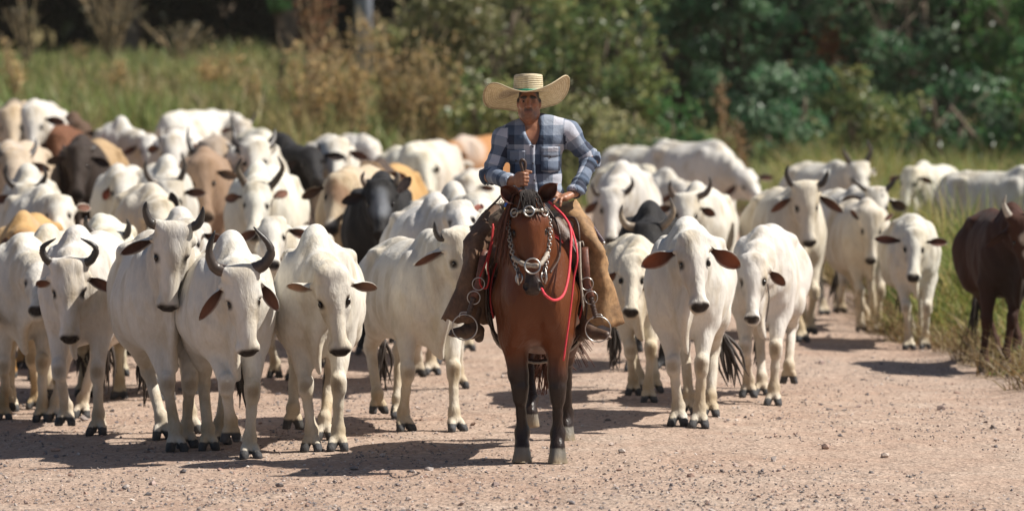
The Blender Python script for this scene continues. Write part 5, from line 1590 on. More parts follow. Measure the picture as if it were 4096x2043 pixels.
def build_rider():
    o = thing('person', HROOT, HRZ, 1.0, 'man riding the bay horse in straw hat, checked shirt and leather chaps, hand on thigh', 'person')
    B = Field()
    torso(B, -.012); arms(B, -.010)
    # head
    h = HEADC; S = .94
    P = lambda x, y, z: h + V(x, y, z) * S
    B.ell(P(-.012, 0, .035), (.094 * S, .070 * S, .098 * S), k=.03)
    B.ell(P(.018, 0, -.045), (.068 * S, .055 * S, .078 * S), k=.035)
    B.cone(P(.060, -.014, -.098), P(.060, .014, -.098), .022 * S, .022 * S, k=.03)
    B.cone(P(.0, -.050, -.062), P(.045, -.027, -.095), .020, .018, k=.03)
    B.cone(P(.0, .050, -.062), P(.045, .027, -.095), .020, .018, k=.03)
    for s in (-1, 1):
        B.ell(P(.052, s * .042, -.014), (.026, .022, .018), k=.025)
        B.cone(P(.080, s * .016, .034), P(.066, s * .052, .030), .0115, .010, k=.014)
        B.ell(P(.090, s * .032, .010), (.018, .017, .012), k=.012, sub=True)
        B.ell(P(.072, s * .032, .010), (.014, .014, .0125), k=.004)
        B.cone(P(.083, s * .018, .0155), P(.076, s * .048, .0135), .0050, .0045, k=.006)
        B.cone(P(.080, s * .018, .0030), P(.074, s * .048, .0050), .0050, .0045, k=.006)
        B.cone(P(.088, s * .014, -.032), P(.082, s * .016, -.034), .010, .009, k=.010)
        B.ell(P(-.010, s * .074, -.006), (.018, .010, .031), k=.012)
    B.cone(P(.084, 0, .022), P(.108, 0, -.022), .0095, .0135, k=.014)
    B.ell(P(.106, 0, -.026), (.013, .014, .011), k=.010)
    B.cone(P(.078, -.020, -.0565), P(.078, .020, -.0565), .0090, .0090, k=.010)
    B.cone(P(.083, -.006, -.0575), P(.083, .006, -.0575), .0078, .0078, k=.008)
    B.cone(P(.080, -.016, -.0705), P(.080, .016, -.0705), .0090, .0090, k=.010)
    B.cone(P(.096, -.024, -.0635), P(.096, .024, -.0635), .0035, .0035, k=.004, sub=True)
    for s in (-1, 1): B.ell(P(.099, s * .010, -.037), (.008, .005, .005), k=.004, sub=True)
    B.cone(P(-.022, 0, -.07), NECK0 + V(-.02, 0, -.02), .050, .058, k=.03)
    for s in (-1, 1): B.cone(P(.0, s * .045, -.085), NECK0 + V(.045, s * .018, -.045), .014, .013, k=.03)
    B.cone(P(.045, 0, -.12), NECK0 + V(.035, 0, -.03), .014, .012, k=.03)
    # hands
    # picture-left hand: a fist held upright round the whip handle
    w0 = WRI[-1]; fd = norm(rl(2098, 712, RD - .31) - w0)
    c0 = rl(2088, 714, RD - .31)
    B.cone(w0, c0 - fd * .025, .026, .030, k=.02, sq=(V(1, 0, 0), .9))
    B.cone(c0 - fd * .02 + V(0, 0, .022), c0 - fd * .02 + V(0, 0, -.030), .027, .024, k=.02)
    for i in range(4):
        z = .030 - .0215 * i
        ln = (.034, .038, .035, .027)[i]
        k0 = c0 + V(.006, -.010 - .002 * i, z); k1 = c0 + V(.030 + .002 * (1 - abs(i - 1.5)), .012, z - .001)
        k2 = c0 + V(.020, .034 + (ln - .034), z - .003); k3 = c0 + V(-.006, .030, z - .004)
        B.chain([k0, k1, k2, k3], [.0112, .0112, .0102, .0092], k=.005)
    B.chain([c0 + V(-.004, .0, .034), c0 + V(.010, .030, .043), c0 + V(.012, .056, .040)], [.013, .0112, .0098], k=.006)
    # picture-right hand: spread flat on the thigh, fingers pointing inward
    w1 = WRI[1]; c1 = rl(2254, 792, RD - .27)
    dn = V(.05, 0, -1)
    B.cone(w1, c1 + V(0, .012, .004), .027, .030, k=.02, sq=(V(0, .3, 1), .75))
    B.cone(c1 + V(.024, .0, 0), c1 + V(-.024, .0, .004), .022, .020, k=.02, sq=(V(0, .2, 1), .8))
    ends = [(2208, 780, .02), (2196, 797, .055), (2214, 814, .075), (2240, 824, .085)]
    for i, (X, Y, dd) in enumerate(ends):
        e = rl(X, Y, RD - .26 - dd)
        a = c1 + V(-.02 + .016 * i, -.010, .004)
        m1 = a * .52 + e * .48 + V(.004, 0, .014); m2 = a * .22 + e * .78 + V(.003, 0, .008)
        B.chain([a, m1, m2, e], [.0118, .0108, .0100, .0088], k=.005)
    B.chain([c1 + V(-.02, .01, .0), rl(2226, 772, RD - .23), rl(2206, 767, RD - .23)], [.0135, .0110, .0095], k=.006)
    # legs, under the chaps
    for s in (-1, 1):
        B.cone(HIP[s], KNEE[s], .085, .050, k=.04)
        B.cone(KNEE[s], ANK[s], .048, .032, k=.03)
        B.cone(ANK[s], TOE[s], .026, .014, k=.02)
    v, q = B.build(.0058)
    n = vnormals(v, q)
    v = v + n * (.0009 * noise3(v, 70, 3))[:, None]
    sk = (.30, .135, .074)
    sp = [(P(-.05, 0, .06), .115, (.012, .010, .009), .98, .15)]
    sp += [(P(.02, s * .078, .03), .034, (.015, .012, .010), .9, .5) for s in (-1, 1)]
    sp += [(P(.105, 0, -.02), .03, (.30, .11, .065), .5, .8)]
    sp += [(P(.055, s * .03, -.085), .060, (.10, .056, .042), .62, .8) for s in (-1, 1)]
    sp += [(P(.088, s * .015, -.0475), .022, (.05, .03, .024), .8, .6) for s in (-1, 1)]
    sp += [(P(.088, t, -.064), .014, (.20, .075, .055), .8, .7) for t in (-.015, 0, .015)]
    for s in (-1, 1): sp += [(P(.085, s * t, .035), .0155, (.012, .009, .008), 1.0, .5) for t in (.018, .028, .038, .048, .056)]
    sp += [(P(.082, s * .032, .0085), .020, (.06, .028, .018), .65, .6) for s in (-1, 1)]  # eyelid creases and the shade of deep-set sockets, put into the skin colour
    sp += [(rl(2165, 560, RD - .1), .10, (.30, .11, .065), .5, .9)]
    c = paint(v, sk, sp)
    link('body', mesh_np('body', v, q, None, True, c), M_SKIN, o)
    for s in (-1, 1):
        part('eye', ball(P(.0775, s * .032, .0095), .0092, 10, 8), M_EYE, o)
    # ---- shirt
    B = Field()
    torso(B, .008); 
    for s in (-1, 1):
        B.cone(SHO[s] - V(0, s * .025, .02), ELB[s], .063, .055, k=.05)
        B.cone(ELB[s], WRI[s] * .93 + ELB[s] * .07, .055, .043, k=.03)
        cd = norm(WRI[s] - ELB[s])
        B.cone(WRI[s] - cd * .05, WRI[s] - cd * .008, .046, .047, k=.008)
        B.cone(WRI[s] - cd * .004, WRI[s] + cd * .05, .036, .036, k=.006, sub=True)
    B.ell(BELLY + V(.03, .07, -.07), (.11, .11, .07), k=.06)
    # open collar: a V cut from the chest
    B.cone(NECK0 + V(.12, 0, .05), NECK0 + V(.13, .026, -.140), .080, .014, k=.01, sub=True)
    B.cone(NECK0 + V(-.02, 0, .0), NECK0 + V(.0, 0, .12), .066, .066, k=.01, sub=True)
    v, q = B.build(.0068)
    n = vnormals(v, q)
    d = np.zeros(len(v))
    def segd(p, a, b):
        ab = b - a; t = np.clip((p - a) @ ab / (ab @ ab), 0, 1)
        return np.linalg.norm(p - a - t[:, None] * ab, axis=1), t
    cl = np.zeros((len(v), 3))
    cl[:, 0] = v[:, 1]; cl[:, 1] = v[:, 2]
    fold = .5 + .5 * noise3(v, 9, 12)
    d += .0062 * noise3(v * V(1, 1.3, .7), 24, 3) + .0020 * noise3(v, 60, 4)
    tors = np.exp(-((v[:, 2] - PELV[2] - .05) / .09) ** 2)
    d += .012 * np.sin(v[:, 2] * 95 + v[:, 1] * 20 + noise3(v, 8, 5) * 2.0) * tors
    for s in (-1, 1):
        d1, t1 = segd(v, SHO[s], ELB[s]); d2, t2 = segd(v, ELB[s], WRI[s])
        dd = np.minimum(d1, d2); on = (dd < .095) & ((s * (v[:, 1] - SHO[s][1]) > -.045) | (d2 < .085)) & ((v[:, 2] < SHO[s][2] + .06))
        L1 = np.linalg.norm(ELB[s] - SHO[s]); L2 = np.linalg.norm(WRI[s] - ELB[s])
        up = d1 <= d2
        along = np.where(up, t1 * L1, L1 + t2 * L2)
        axis = norm(ELB[s] - SHO[s]); ax2 = norm(WRI[s] - ELB[s])
        c_ = np.where(up[:, None], SHO[s] + t1[:, None] * (ELB[s] - SHO[s]), ELB[s] + t2[:, None] * (WRI[s] - ELB[s]))
        r = v - c_
        e1 = norm(np.cross(axis, V(1, .2, 0))); 
        ang = np.arctan2(r @ V(1, 0, 0), r @ e1)
        cl[on, 0] = (ang * .058)[on] + .04; cl[on, 1] = -along[on] + .3 * s
        wr = np.exp(-((along - L1) / .075) ** 2) + .55 * np.exp(-((along - L1 - L2 + .07) / .06) ** 2)
        d += np.where(on, .0105 * np.sin(along * 105 + ang * 1.6 + noise3(v, 9, 7 + s) * 1.8) * wr, 0)
    v = v + n * d[:, None]
    sh = link('shirt', mesh_np('shirt', v, q, None, True, None, {'cloth': cl}), M_SHIRT, o)
    # collar wings, placket, pockets, buttons
    for s in (-1, 1):
        a = NECK0 + V(-.045, s * .05, .062); 
        pts = [NECK0 + V(-.075, s * .02, .060), NECK0 + V(-.030, s * .068, .056), NECK0 + V(.035, s * .066, .020), NECK0 + V(.085, s * .036, -.055)]
        low = [NECK0 + V(-.085, s * .03, .012), NECK0 + V(-.040, s * .096, .012), NECK0 + V(.052, s * .098, -.028), NECK0 + V(.088, s * .092, -.088)]
        u1, u2 = spline(pts, 12), spline(low, 12)
        off = V(.004, s * .004, .004)
        vv = np.vstack([u1, u2, u1 - off, u2 - off]); n_ = 12
        qq = []
        for i in range(n_ - 1):
            qq += [[i, i + 1, n_ + i + 1, n_ + i], [2 * n_ + i, 3 * n_ + i, 3 * n_ + i + 1, 2 * n_ + i + 1], [n_ + i, n_ + i + 1, 3 * n_ + i + 1, 3 * n_ + i], [i, 2 * n_ + i, 2 * n_ + i + 1, i + 1]]
        ccl = np.stack([vv[:, 0] + .02, vv[:, 2], vv[:, 0] * 0], 1)
        link('collar', mesh_np('collar', vv, qq, None, True, None, {'cloth': ccl}), M_SHIRT, sh)
    def front_x(y, z):
        m_ = (np.abs(v[:, 1] - y) < .014) & (np.abs(v[:, 2] - z) < .014)
        return float(v[m_, 0].max()) if m_.any() else .1
    pl_y = lambda z: NECK0[1] + .030 + .012 * math.sin(z * 9)
    zs = np.linspace(PELV[2] + .03, NECK0[2] - .125, 14)
    L_, R_ = [], []
    vv, qq = [], []
    for z in zs:
        y = pl_y(z)
        for dy in (-.014, .014):
            vv.append((front_x(y + dy, z) + .0035, y + dy, z))
    for i in range(len(zs) - 1): qq.append([2 * i, 2 * i + 1, 2 * i + 3, 2 * i + 2])
    vv = np.array(vv); k = len(vv)
    vv = np.vstack([vv, vv - V(.008, 0, 0)]); qq = qq + [[k + b for b in a[::-1]] for a in qq] + [[2 * i, 2 * i + 2, k + 2 * i + 2, k + 2 * i] for i in range(len(zs) - 1)] + [[2 * i + 1, k + 2 * i + 1, k + 2 * i + 3, 2 * i + 3] for i in range(len(zs) - 1)]
    link('placket', mesh_np('placket', vv, qq, None, True, None, {'cloth': np.stack([vv[:, 1] - .05, vv[:, 2], vv[:, 2] * 0], 1)}), M_SHIRT, sh)
    for z in np.linspace(NECK0[2] - .135, PELV[2] + .07, 4):
        y = pl_y(z); part('button', ball((front_x(y, z) + .006, y, z), (.003, .0065, .0065), 10, 6), M_BUTTON, sh)
    for (X0, X1, Y0, Y1) in ((2168, 2242, 586, 682), (2030, 2104, 602, 655)):
        a = rl(X0, Y0); b = rl(X1, Y1)
        for nm, z0_, z1_, lift_ in (('pocket', b[2], a[2] - .012, .005), ('pocket_flap', a[2] - .058, a[2], .010)):
            if nm == 'pocket' and X0 < 2100: continue
            gy = np.linspace(a[1], b[1], 7); gzv = np.linspace(z0_, z1_, 6)
            vv = []
            for z in gzv:
                for y in gy:
                    zz = z - (.012 * (1 - abs((y - gy[3]) / (gy[3] - gy[0]))) if z == gzv[0] else 0)
                    vv.append((front_x(y, z) + lift_, y, zz))
            vv = np.array(vv); k = len(vv)
            qq = [[r * 7 + c_, r * 7 + c_ + 1, (r + 1) * 7 + c_ + 1, (r + 1) * 7 + c_] for r in range(5) for c_ in range(6)]
            rim = list(range(7)) + [r * 7 + 6 for r in range(1, 6)] + [35 + c_ for c_ in range(5, -1, -1)] + [r * 7 for r in range(4, 0, -1)]
            vv2 = np.vstack([vv, vv - V(lift_ + .004, 0, 0)])
            qq = qq + [[rim[(i + 1) % len(rim)], rim[i], k + rim[i], k + rim[(i + 1) % len(rim)]] for i in range(len(rim))]
            link(nm, mesh_np(nm, vv2, qq, None, True, None, {'cloth': np.stack([vv2[:, 1] + .03, vv2[:, 2] - .02, vv2[:, 2] * 0], 1)}), M_SHIRT, sh)
        y = (a[1] + b[1]) / 2; part('button', ball((front_x(y, a[2] - .06) + .013, y, a[2] - .062), (.003, .006, .006), 10, 6), M_BUTTON, sh)
    # ---- trousers seat and belt
    B = Field()
    B.ell(PELV + V(-.01, 0, -.02), (.126, .165, .115), k=.06)
    for s in (-1, 1): B.cone(HIP[s], HIP[s] * .5 + KNEE[s] * .5, .104, .09, k=.06)
    v2, q2 = B.build(.012)
    link('trousers', mesh_np('trousers', v2, q2), M_DENIM, o)
    # ---- chaps: two wide leather leggings, open below
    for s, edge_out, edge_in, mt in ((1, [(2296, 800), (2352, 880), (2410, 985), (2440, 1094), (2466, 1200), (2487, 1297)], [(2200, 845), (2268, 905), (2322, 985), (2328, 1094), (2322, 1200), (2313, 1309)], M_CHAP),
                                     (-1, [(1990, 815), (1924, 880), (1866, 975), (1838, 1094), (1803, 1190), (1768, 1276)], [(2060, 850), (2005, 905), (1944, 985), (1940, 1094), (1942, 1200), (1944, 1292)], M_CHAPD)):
        eo = spline([rl(X, Y, RD - dd) for (X, Y), dd in zip(edge_out, (.02, .12, .26, .26, .22, .20))], 22)
        ei = spline([rl(X, Y, RD - dd) for (X, Y), dd in zip(edge_in, (.06, .18, .30, .28, .24, .22))], 22)
        nr_, na = 22, 28
        vv = []
        for i in range(nr_):
            c_ = (eo[i] + ei[i]) / 2; hw = (eo[i] - ei[i]) / 2
            t = i / (nr_ - 1)
            dep = np.interp(t, [0, .25, .45, .8, 1], [.10, .115, .105, .12, .14])
            ax = norm(hw); r_ = np.linalg.norm(hw)
            fwd_ = norm(np.cross(ax, V(0, 0, 1)) * (-s if s > 0 else -s))
            fwd_ = V(1, 0, 0) - ax * ax[0]; fwd_ = norm(fwd_)
            for j in range(na):
                a = 2 * math.pi * j / na
                p = c_ + ax * r_ * math.cos(a) + fwd_ * dep * math.sin(a)
                rp = .012 * math.sin(3 * a + 7 * t + s) * (1 - .4 * t) + (.013 * math.sin(24 * t + 2 * a + s * 2) + .005 * math.sin(41 * t - 3 * a)) * math.sin(math.pi * min(1, t * 1.3)) + .014 * math.sin(5 * a + 1.3 * s) * t ** 2
                p = p + (ax * math.cos(a) + fwd_ * math.sin(a)) * rp
                if i == nr_ - 1: p = p + V(0, 0, .010 * math.sin(4 * a + s) + .006 * math.sin(9 * a))
                vv.append(p)
        vv = np.array(vv); k = len(vv)
        inner = []
        for i in range(nr_):
            c_ = vv[i * na:(i + 1) * na].mean(0)
            inner.append(c_ + (vv[i * na:(i + 1) * na] - c_) * .955)
        inner = np.vstack(inner)
        i = np.arange(nr_ - 1)[:, None]; j = np.arange(na)[None, :]; j2 = (j + 1) % na
        q1 = np.stack([i * na + j, (i + 1) * na + j, (i + 1) * na + j2, i * na + j2], -1).reshape(-1, 4)
        jj = np.arange(na); k2 = (jj + 1) % na
        rimq = np.stack([(nr_ - 1) * na + jj, k + (nr_ - 1) * na + jj, k + (nr_ - 1) * na + k2, (nr_ - 1) * na + k2], -1)
        rimt = np.stack([jj, k2, k + k2, k + jj], -1)
        link('chap', mesh_np('chap', np.vstack([vv, inner]), np.vstack([q1, q1[:, ::-1] + k, rimq, rimt])), mt, o, label='pale tan chap with sunlight put into its colour' if s > 0 else 'stained brown chap with shade put into its colour')
    # ---- boots
    for s, toe, heel in ((1, (2436, 1352), (2322, 1350)), (-1, (1804, 1340), (1916, 1352))):
        t_ = rl(toe[0], toe[1] - 10, RD - .40); h_ = rl(heel[0], heel[1] - 22, RD - .26)
        B = Field()
        d = norm(t_ - h_)
        B.cone(h_ + V(0, 0, .015), h_ + d * .10 + V(0, 0, .005), .036, .036, k=.02)
        B.cone(h_ + d * .06 + V(0, 0, .008), t_ - d * .02, .047, .028, k=.03)
        B.cone(h_ + d * .07 + V(0, 0, .02), h_ + d * .03 + V(-.02, 0, .14), .042, .048, k=.03)
        B.cone(h_ + V(0, 0, -.012), h_ + V(0, 0, -.032), .032, .030, k=.006)
        B.cone(h_ + d * .0 + V(0, 0, -.012), t_ + V(0, 0, -.012), .030, .020, k=.008, sq=(V(0, 0, 1), .45))
        bv, bq = B.build(.006)
        link('boot', mesh_np('boot', bv, bq), M_BOOT, o)
    # ---- hat
    hb = rl(2113, 368, RD - .045)
    crown, cq = [], []
    na = 48
    prof = [(0, 1.0, 1.0), (.02, 1.0, 1.0), (.05, .985, .985), (.09, .965, .97), (.108, .945, .95), (.1125, .88, .90), (.106, .62, .66), (.100, .30, .30)]
    ang = np.linspace(0, 2 * math.pi, na, endpoint=False)
    rings_ = []; cloth = []
    for (z, a_, b_) in prof:
        x = .104 * b_ * np.cos(ang); y = .0955 * a_ * np.sin(ang)
        zz = z + .004 * np.cos(2 * ang) * (z > .08) + y * .02
        rings_.append(np.stack([x, y, np.full(na, 0) + zz], 1)); cloth.append(np.stack([np.full(na, .2 + z), ang, ang * 0], 1))
    # brim: plane tilted back, sides curled up
    def brim_out(a):      # a = 0 to the front, + to the picture's right
        deg = np.degrees((a + math.pi) % (2 * math.pi) - math.pi)
        kx = [-180, -135, -110, -90, -65, -45, -22, 0, 22, 45, 65, 90, 110, 135, 180]
        z = np.interp(deg, kx, [-.125, -.118, -.098, -.045, .040, .066, .022, -.010, .018, .075, .112, .070, .000, -.085, -.125])
        r = np.interp(deg, kx, [.235, .262, .280, .288, .283, .264, .246, .235, .245, .258, .262, .262, .260, .25, .235])
        return r, z
    nr_ = 16
    brim = []
    bcl = []
    ts = np.linspace(0, 1, nr_)
    rr, zz = brim_out(ang)
    for w_ in range(2): 
        zz = .25 * np.roll(zz, 1) + .5 * zz + .25 * np.roll(zz, -1); rr = .25 * np.roll(rr, 1) + .5 * rr + .25 * np.roll(rr, -1)
    for t in ts:
        ri = 1 / np.sqrt((np.cos(ang) / .104) ** 2 + (np.sin(ang) / .0955) ** 2)
        r = ri * (1 - t) + rr * t
        z = zz * (t ** 1.1) + .006 * np.sin(5 * ang + 1) * t ** 2
        brim.append(np.stack([r * np.cos(ang), r * np.sin(ang), z], 1)); bcl.append(np.stack([r, ang, ang * 0], 1))
    def shell(rings, cls, thick, nm, parent, closed_top=False):
        R_ = np.vstack(rings); n_ = len(rings); k = len(R_)
        i = np.arange(n_ - 1)[:, None]; j = np.arange(na)[None, :]; j2 = (j + 1) % na
        q1 = np.stack([i * na + j, i * na + j2, (i + 1) * na + j2, (i + 1) * na + j], -1).reshape(-1, 4)
        nv_ = vnormals(R_, q1)
        in_ = R_ - nv_ * thick
        jj = np.arange(na); k2 = (jj + 1) % na
        rim = np.stack([jj, k + jj, k + k2, k2], -1)
        rim2 = np.stack([(n_ - 1) * na + jj, (n_ - 1) * na + k2, k + (n_ - 1) * na + k2, k + (n_ - 1) * na + jj], -1)
        vv = np.vstack([R_, in_]); qq = np.vstack([q1, q1[:, ::-1] + k, rim, rim2])
        tt = None
        if closed_top:
            vv = np.vstack([vv, R_[-na:].mean(0)[None]]); c_ = len(vv) - 1
            tt = np.stack([np.full(na, c_), (n_ - 1) * na + jj, (n_ - 1) * na + k2], -1)
        cc = np.vstack(cls + cls + ([cls[-1][:1]] if closed_top else []))
        vv = vv + hb
        return link(nm, mesh_np(nm, vv, qq, tt, True, None, {'cloth': cc}), M_STRAW, parent)
    hat = shell(rings_, cloth, .003, 'hat', o, True)
    shell(brim, bcl, .0035, 'hat_brim', hat)
    edge = brim[-1] + hb
    part('brim_edge', tube(edge, .0045, 6, closed=True), M_STRAW, hat)
    band = np.stack([.1065 * np.cos(ang), .098 * np.sin(ang), .012 + 0 * ang], 1) + hb
    part('hat_ribbon', tube(band, .008, 6, flat=(V(0, 0, 1), 1.0), closed=True), M_GREEN, hat)
    return o
rider = build_rider()

# ---- whip in his fist
def build_whip():
    o = htop('whip', 'black braided whip with a looped handle gripped in the rider\'s fist', 'whip')
    d = RD - .315
    pts = [rl(2092, 752, d), rl(2093, 700, d), rl(2086, 665, d), rl(2082, 648, d), rl(2090, 640, d), rl(2100, 650, d + .005), rl(2100, 672, d + .005), rl(2096, 705, d + .005)]
    part('handle_loop', tube(spline(pts, 34), .0105, 8), M_LEATHER, o)
    part('lash', tube(spline([rl(2092, 752, d), rl(2094, 778, d), rl(2112, 810, d + .1), rl(2140, 900, d + .25)], 16), .008, 6), M_LEATHER, o)
build_whip()
# ================================================================== saddle, straps, ropes
M_FLEECE = simple_mat('sheepskin', (.40, .33, .25), .95, 0, .4, 40, 1.0, .02)
M_SADDLE = simple_mat('saddle_leather', (.085, .045, .028), .5, 0, .5, 25, .5, .006)
M_BLANKET = simple_mat('red_blanket', (.36, .018, .020), .85, 0, .25, 60, .5, .004)
M_BLUE = simple_mat('blue_label', (.015, .10, .42), .35, 0, .3, 40, 0)
M_YELLOW = simple_mat('yellow_label', (.60, .38, .03), .4, 0, .2, 40, 0)
M_POUCH = simple_mat('pouch_leather', (.12, .085, .055), .7, 0, .5, 40, .7, .006)
M_SHEATH = simple_mat('sheath_plastic', (.13, .10, .12), .3, 0, .6, 35, .5, .008)

def strap_geo(pts, w, th=.35, n=20, nrm=V(1, 0, 0)):
    return tube(spline(pts, n), w, 8, flat=(nrm, th))

def build_saddle():
    o = htop('saddle', 'dark leather saddle padded with sheepskin over a red blanket on the bay horse', 'saddle')
    # blanket over the back and flanks
    for nm, x0, x1, off, z1, mt in (('blanket', -.88, -.06, .022, .80, M_BLANKET), ('saddle_pad', -.84, -.12, .040, .92, M_LEATHER)):
        na, nx = 30, 10
        vv = []
        for i in range(nx):
            x = x0 + (x1 - x0) * i / (nx - 1)
            for j in range(na):
                a = math.radians(-112 + 224 * j / (na - 1))
                ry, rz = .292 + off, .35 + off
                y = ry * math.sin(a) * (1 - .05 * abs((x + .5) / .4)); z = 1.03 + rz * math.cos(a) + .05 * math.cos(a) * (math.cos(a) > 0)
                vv.append((x + .10 * (1 - math.cos(a)) * .3, y, max(z, z1)))
        vv = np.array(vv); k = len(vv)
        qq = [[i * na + j, i * na + j + 1, (i + 1) * na + j + 1, (i + 1) * na + j] for i in range(nx - 1) for j in range(na - 1)]
        c_ = V(0, 0, 1.03)
        inn = vv - norm(V(0, 0, 1)) * 0
        inn = (vv - c_) * V(1, .965, .97) + c_
        rim = [j for j in range(na)] + [i * na + na - 1 for i in range(1, nx)] + [(nx - 1) * na + j for j in range(na - 2, -1, -1)] + [i * na for i in range(nx - 2, 0, -1)]
        qq = qq + [[k + b for b in a[::-1]] for a in qq] + [[rim[i], rim[(i + 1) % len(rim)], k + rim[(i + 1) % len(rim)], k + rim[i]] for i in range(len(rim))]
        part(nm, (np.vstack([vv, inn]), np.array(qq), np.zeros((0, 3), int)), mt, o)
    B = Field()
    B.ell((-.48, 0, 1.43), (.30, .19, .07), k=.05)
    B.cone((-.22, -.10, 1.46), (-.22, .10, 1.46), .055, .055, k=.05)
    B.cone((-.74, -.13, 1.46), (-.74, .13, 1.46), .06, .06, k=.05)
    v, q = B.build(.012)
    link('seat', mesh_np('seat', v, q), M_SADDLE, o)
    for s in (-1, 1):
        B = Field()
        B.cone((-.16, s * .10, 1.47), (-.10, s * .235, 1.30), .065, .075, k=.04)
        B.cone((-.10, s * .235, 1.30), (-.14, s * .27, 1.20), .07, .05, k=.04)
        v, q = B.build(.010)
        v = v + vnormals(v, q) * (.004 * noise3(v, 30, 3))[:, None]
        link('pommel_roll', mesh_np('pommel_roll', v, q), M_SADDLE, o)
        B = Field()
        B.cone((-.28, s * .10, 1.53), (-.20, s * .22, 1.43), .05, .055, k=.04)
        B.cone((-.20, s * .22, 1.43), (-.18, s * .31, 1.30), .055, .05, k=.04)
        B.cone((-.30, s * .25, 1.42), (-.55, s * .22, 1.45), .06, .06, k=.05)
        v, q = B.build(.010)
        v = v + vnormals(v, q) * (.010 * noise3(v, 38, 4) + .005 * noise3(v, 80, 5))[:, None]
        link('fleece', mesh_np('fleece', v, q), M_FLEECE, o)
        # flap straps running down the shoulder
        for k, (dx, mt, w) in enumerate(((.06, M_LEATHER, .016), (.02, M_RAWHIDE, .008), (-.03, M_LEATHER, .014))):
            part('girth_strap', strap_geo([(-.12 + dx, s * .20, 1.40), (-.06 + dx, s * .288, 1.22), (-.08 + dx, s * .315, 1.05), (-.12 + dx, s * .30, .86), (-.16 + dx, s * .20, .70)], w, .4, 22, V(0, 1, .2)), mt, o)
    part('girth', tube(spline([(-.18, -.31, .95), (-.18, -.24, .72), (-.18, 0, .615), (-.18, .24, .72), (-.18, .31, .95)], 26), .045, 8, flat=(V(0, .01, 1), .25)), M_LEATHER, o)
    part('girth_edge', tube(spline([(-.13, -.315, .95), (-.13, -.245, .72), (-.13, 0, .607), (-.13, .245, .72), (-.13, .315, .95)], 26), .008, 6), M_RAWHIDE, o)
    # stirrup leathers, rings and stirrups
    for s, r1, r2, br, st, top in ((1, (2348, 1135), (2364, 1190), (2376, 1240), (2392, 1316), (2338, 990)), (-1, (1914, 1135), (1895, 1190), (1880, 1240), (1859, 1308), (1938, 1000))):
        d = RD - .44
        sp_ = F / d
        part('stirrup_leather', strap_geo([rl(*top, d + .06), rl((top[0] + r1[0]) / 2, (top[1] + r1[1]) / 2, d), rl(*r1, d), rl(*r2, d)], .024, .3, 16), M_STRAP, o)
        part('braided_leather', tube(spline([rl(*r2, d), rl(*br, d), rl((br[0] + st[0]) / 2, (br[1] + st[1]) / 2 - 6, d)], 20), .017 * (1 + .16 * np.sin(np.arange(20) * 2.2)), 8), M_LEATHER, o)
        for c_, R_ in ((r1, 25), (r2, 26)):
            part('buckle_ring', ring(rl(*c_, d - .012), V(1, .12 * s, 0), R_ / sp_, .0032, 28, 7), M_STEEL, o)
        part('stirrup', ring(rl(*st, d - .005), V(1, .10 * s, 0), 51 / sp_, .0040, 36, 7), M_STEEL, o)
        part('stirrup_bow', tube(spline([rl(st[0] - 22, st[1] - 40, d - .004), rl(st[0] - 16, st[1] - 58, d - .004), rl(st[0] + 12, st[1] - 58, d - .004), rl(st[0] + 20, st[1] - 42, d - .004)], 14), .0038, 6), M_STEEL, o)
build_saddle()

def rope(name, label, cat, pts, r, mat, n=48):
    o = link(name, None, None)
    bpy.data.objects.remove(o)
    g = tube(spline([rl(X, Y, D) for X, Y, D in pts], n), r * (1 + .05 * np.sin(np.arange(n) * 1.9)), 8)
    v, q, t = g
    ob = link(name, mesh_np(name, v, q, t), mat, None, label=label, category=cat)
    ob.location = tuple(HROOT); ob.rotation_euler = (0, 0, HRZ)
    return ob
D1 = HY - .27
rope('lead_rope', 'thick pinkish red lead rope looping from saddle to the horse\'s chin', 'rope',
     [(2195, 806, RD - .28), (2230, 838, RD - .36), (2261, 872, RD - .46), (2283, 922, RD - .56), (2282, 1012, D1 + .02), (2273, 1109, D1 - .10), (2253, 1179, D1 - .20), (2218, 1200, D1 - .34), (2183, 1181, D1 - .48), (2166, 1154, HY - .60)], .0085, M_ROPE, 60)
rope('lead_rope', 'thin red rope end hanging straight down past the horse\'s shoulder', 'rope',
     [(2275, 890, RD - .48), (2296, 945, RD - .58), (2310, 1031, D1), (2296, 1109, D1), (2284, 1218, D1), (2268, 1340, D1), (2254, 1442, D1)], .0060, M_ROPE, 40)
rope('lead_rope', 'dark red rope loop hanging against the stained and shaded brown chap', 'rope',
     [(1972, 895, RD - .40), (1964, 973, RD - .42), (1943, 1050, RD - .44), (1919, 1110, RD - .45), (1926, 1146, RD - .45), (1946, 1150, RD - .45), (1956, 1112, RD - .45), (1950, 1060, RD - .44), (1966, 983, RD - .42), (1974, 905, RD - .40)], .0058, M_ROPED, 60)
for lab, pts in (('dark rein running along the neck on the rider\'s fist side', [(2072, 1095, HY - .53), (2040, 1020, HY - .25), (2030, 900, HY - .05), (2066, 790, HY + .08), (2092, 752, RD - .315)]),
                 ('dark rein running up the neck on the red rope side', [(2202, 1090, HY - .53), (2238, 1020, HY - .22), (2230, 900, HY - .02), (2160, 800, HY + .08), (2096, 756, RD - .315)])):
    rope('rein', lab, 'rein', pts, .0065, M_LEATHER, 40)

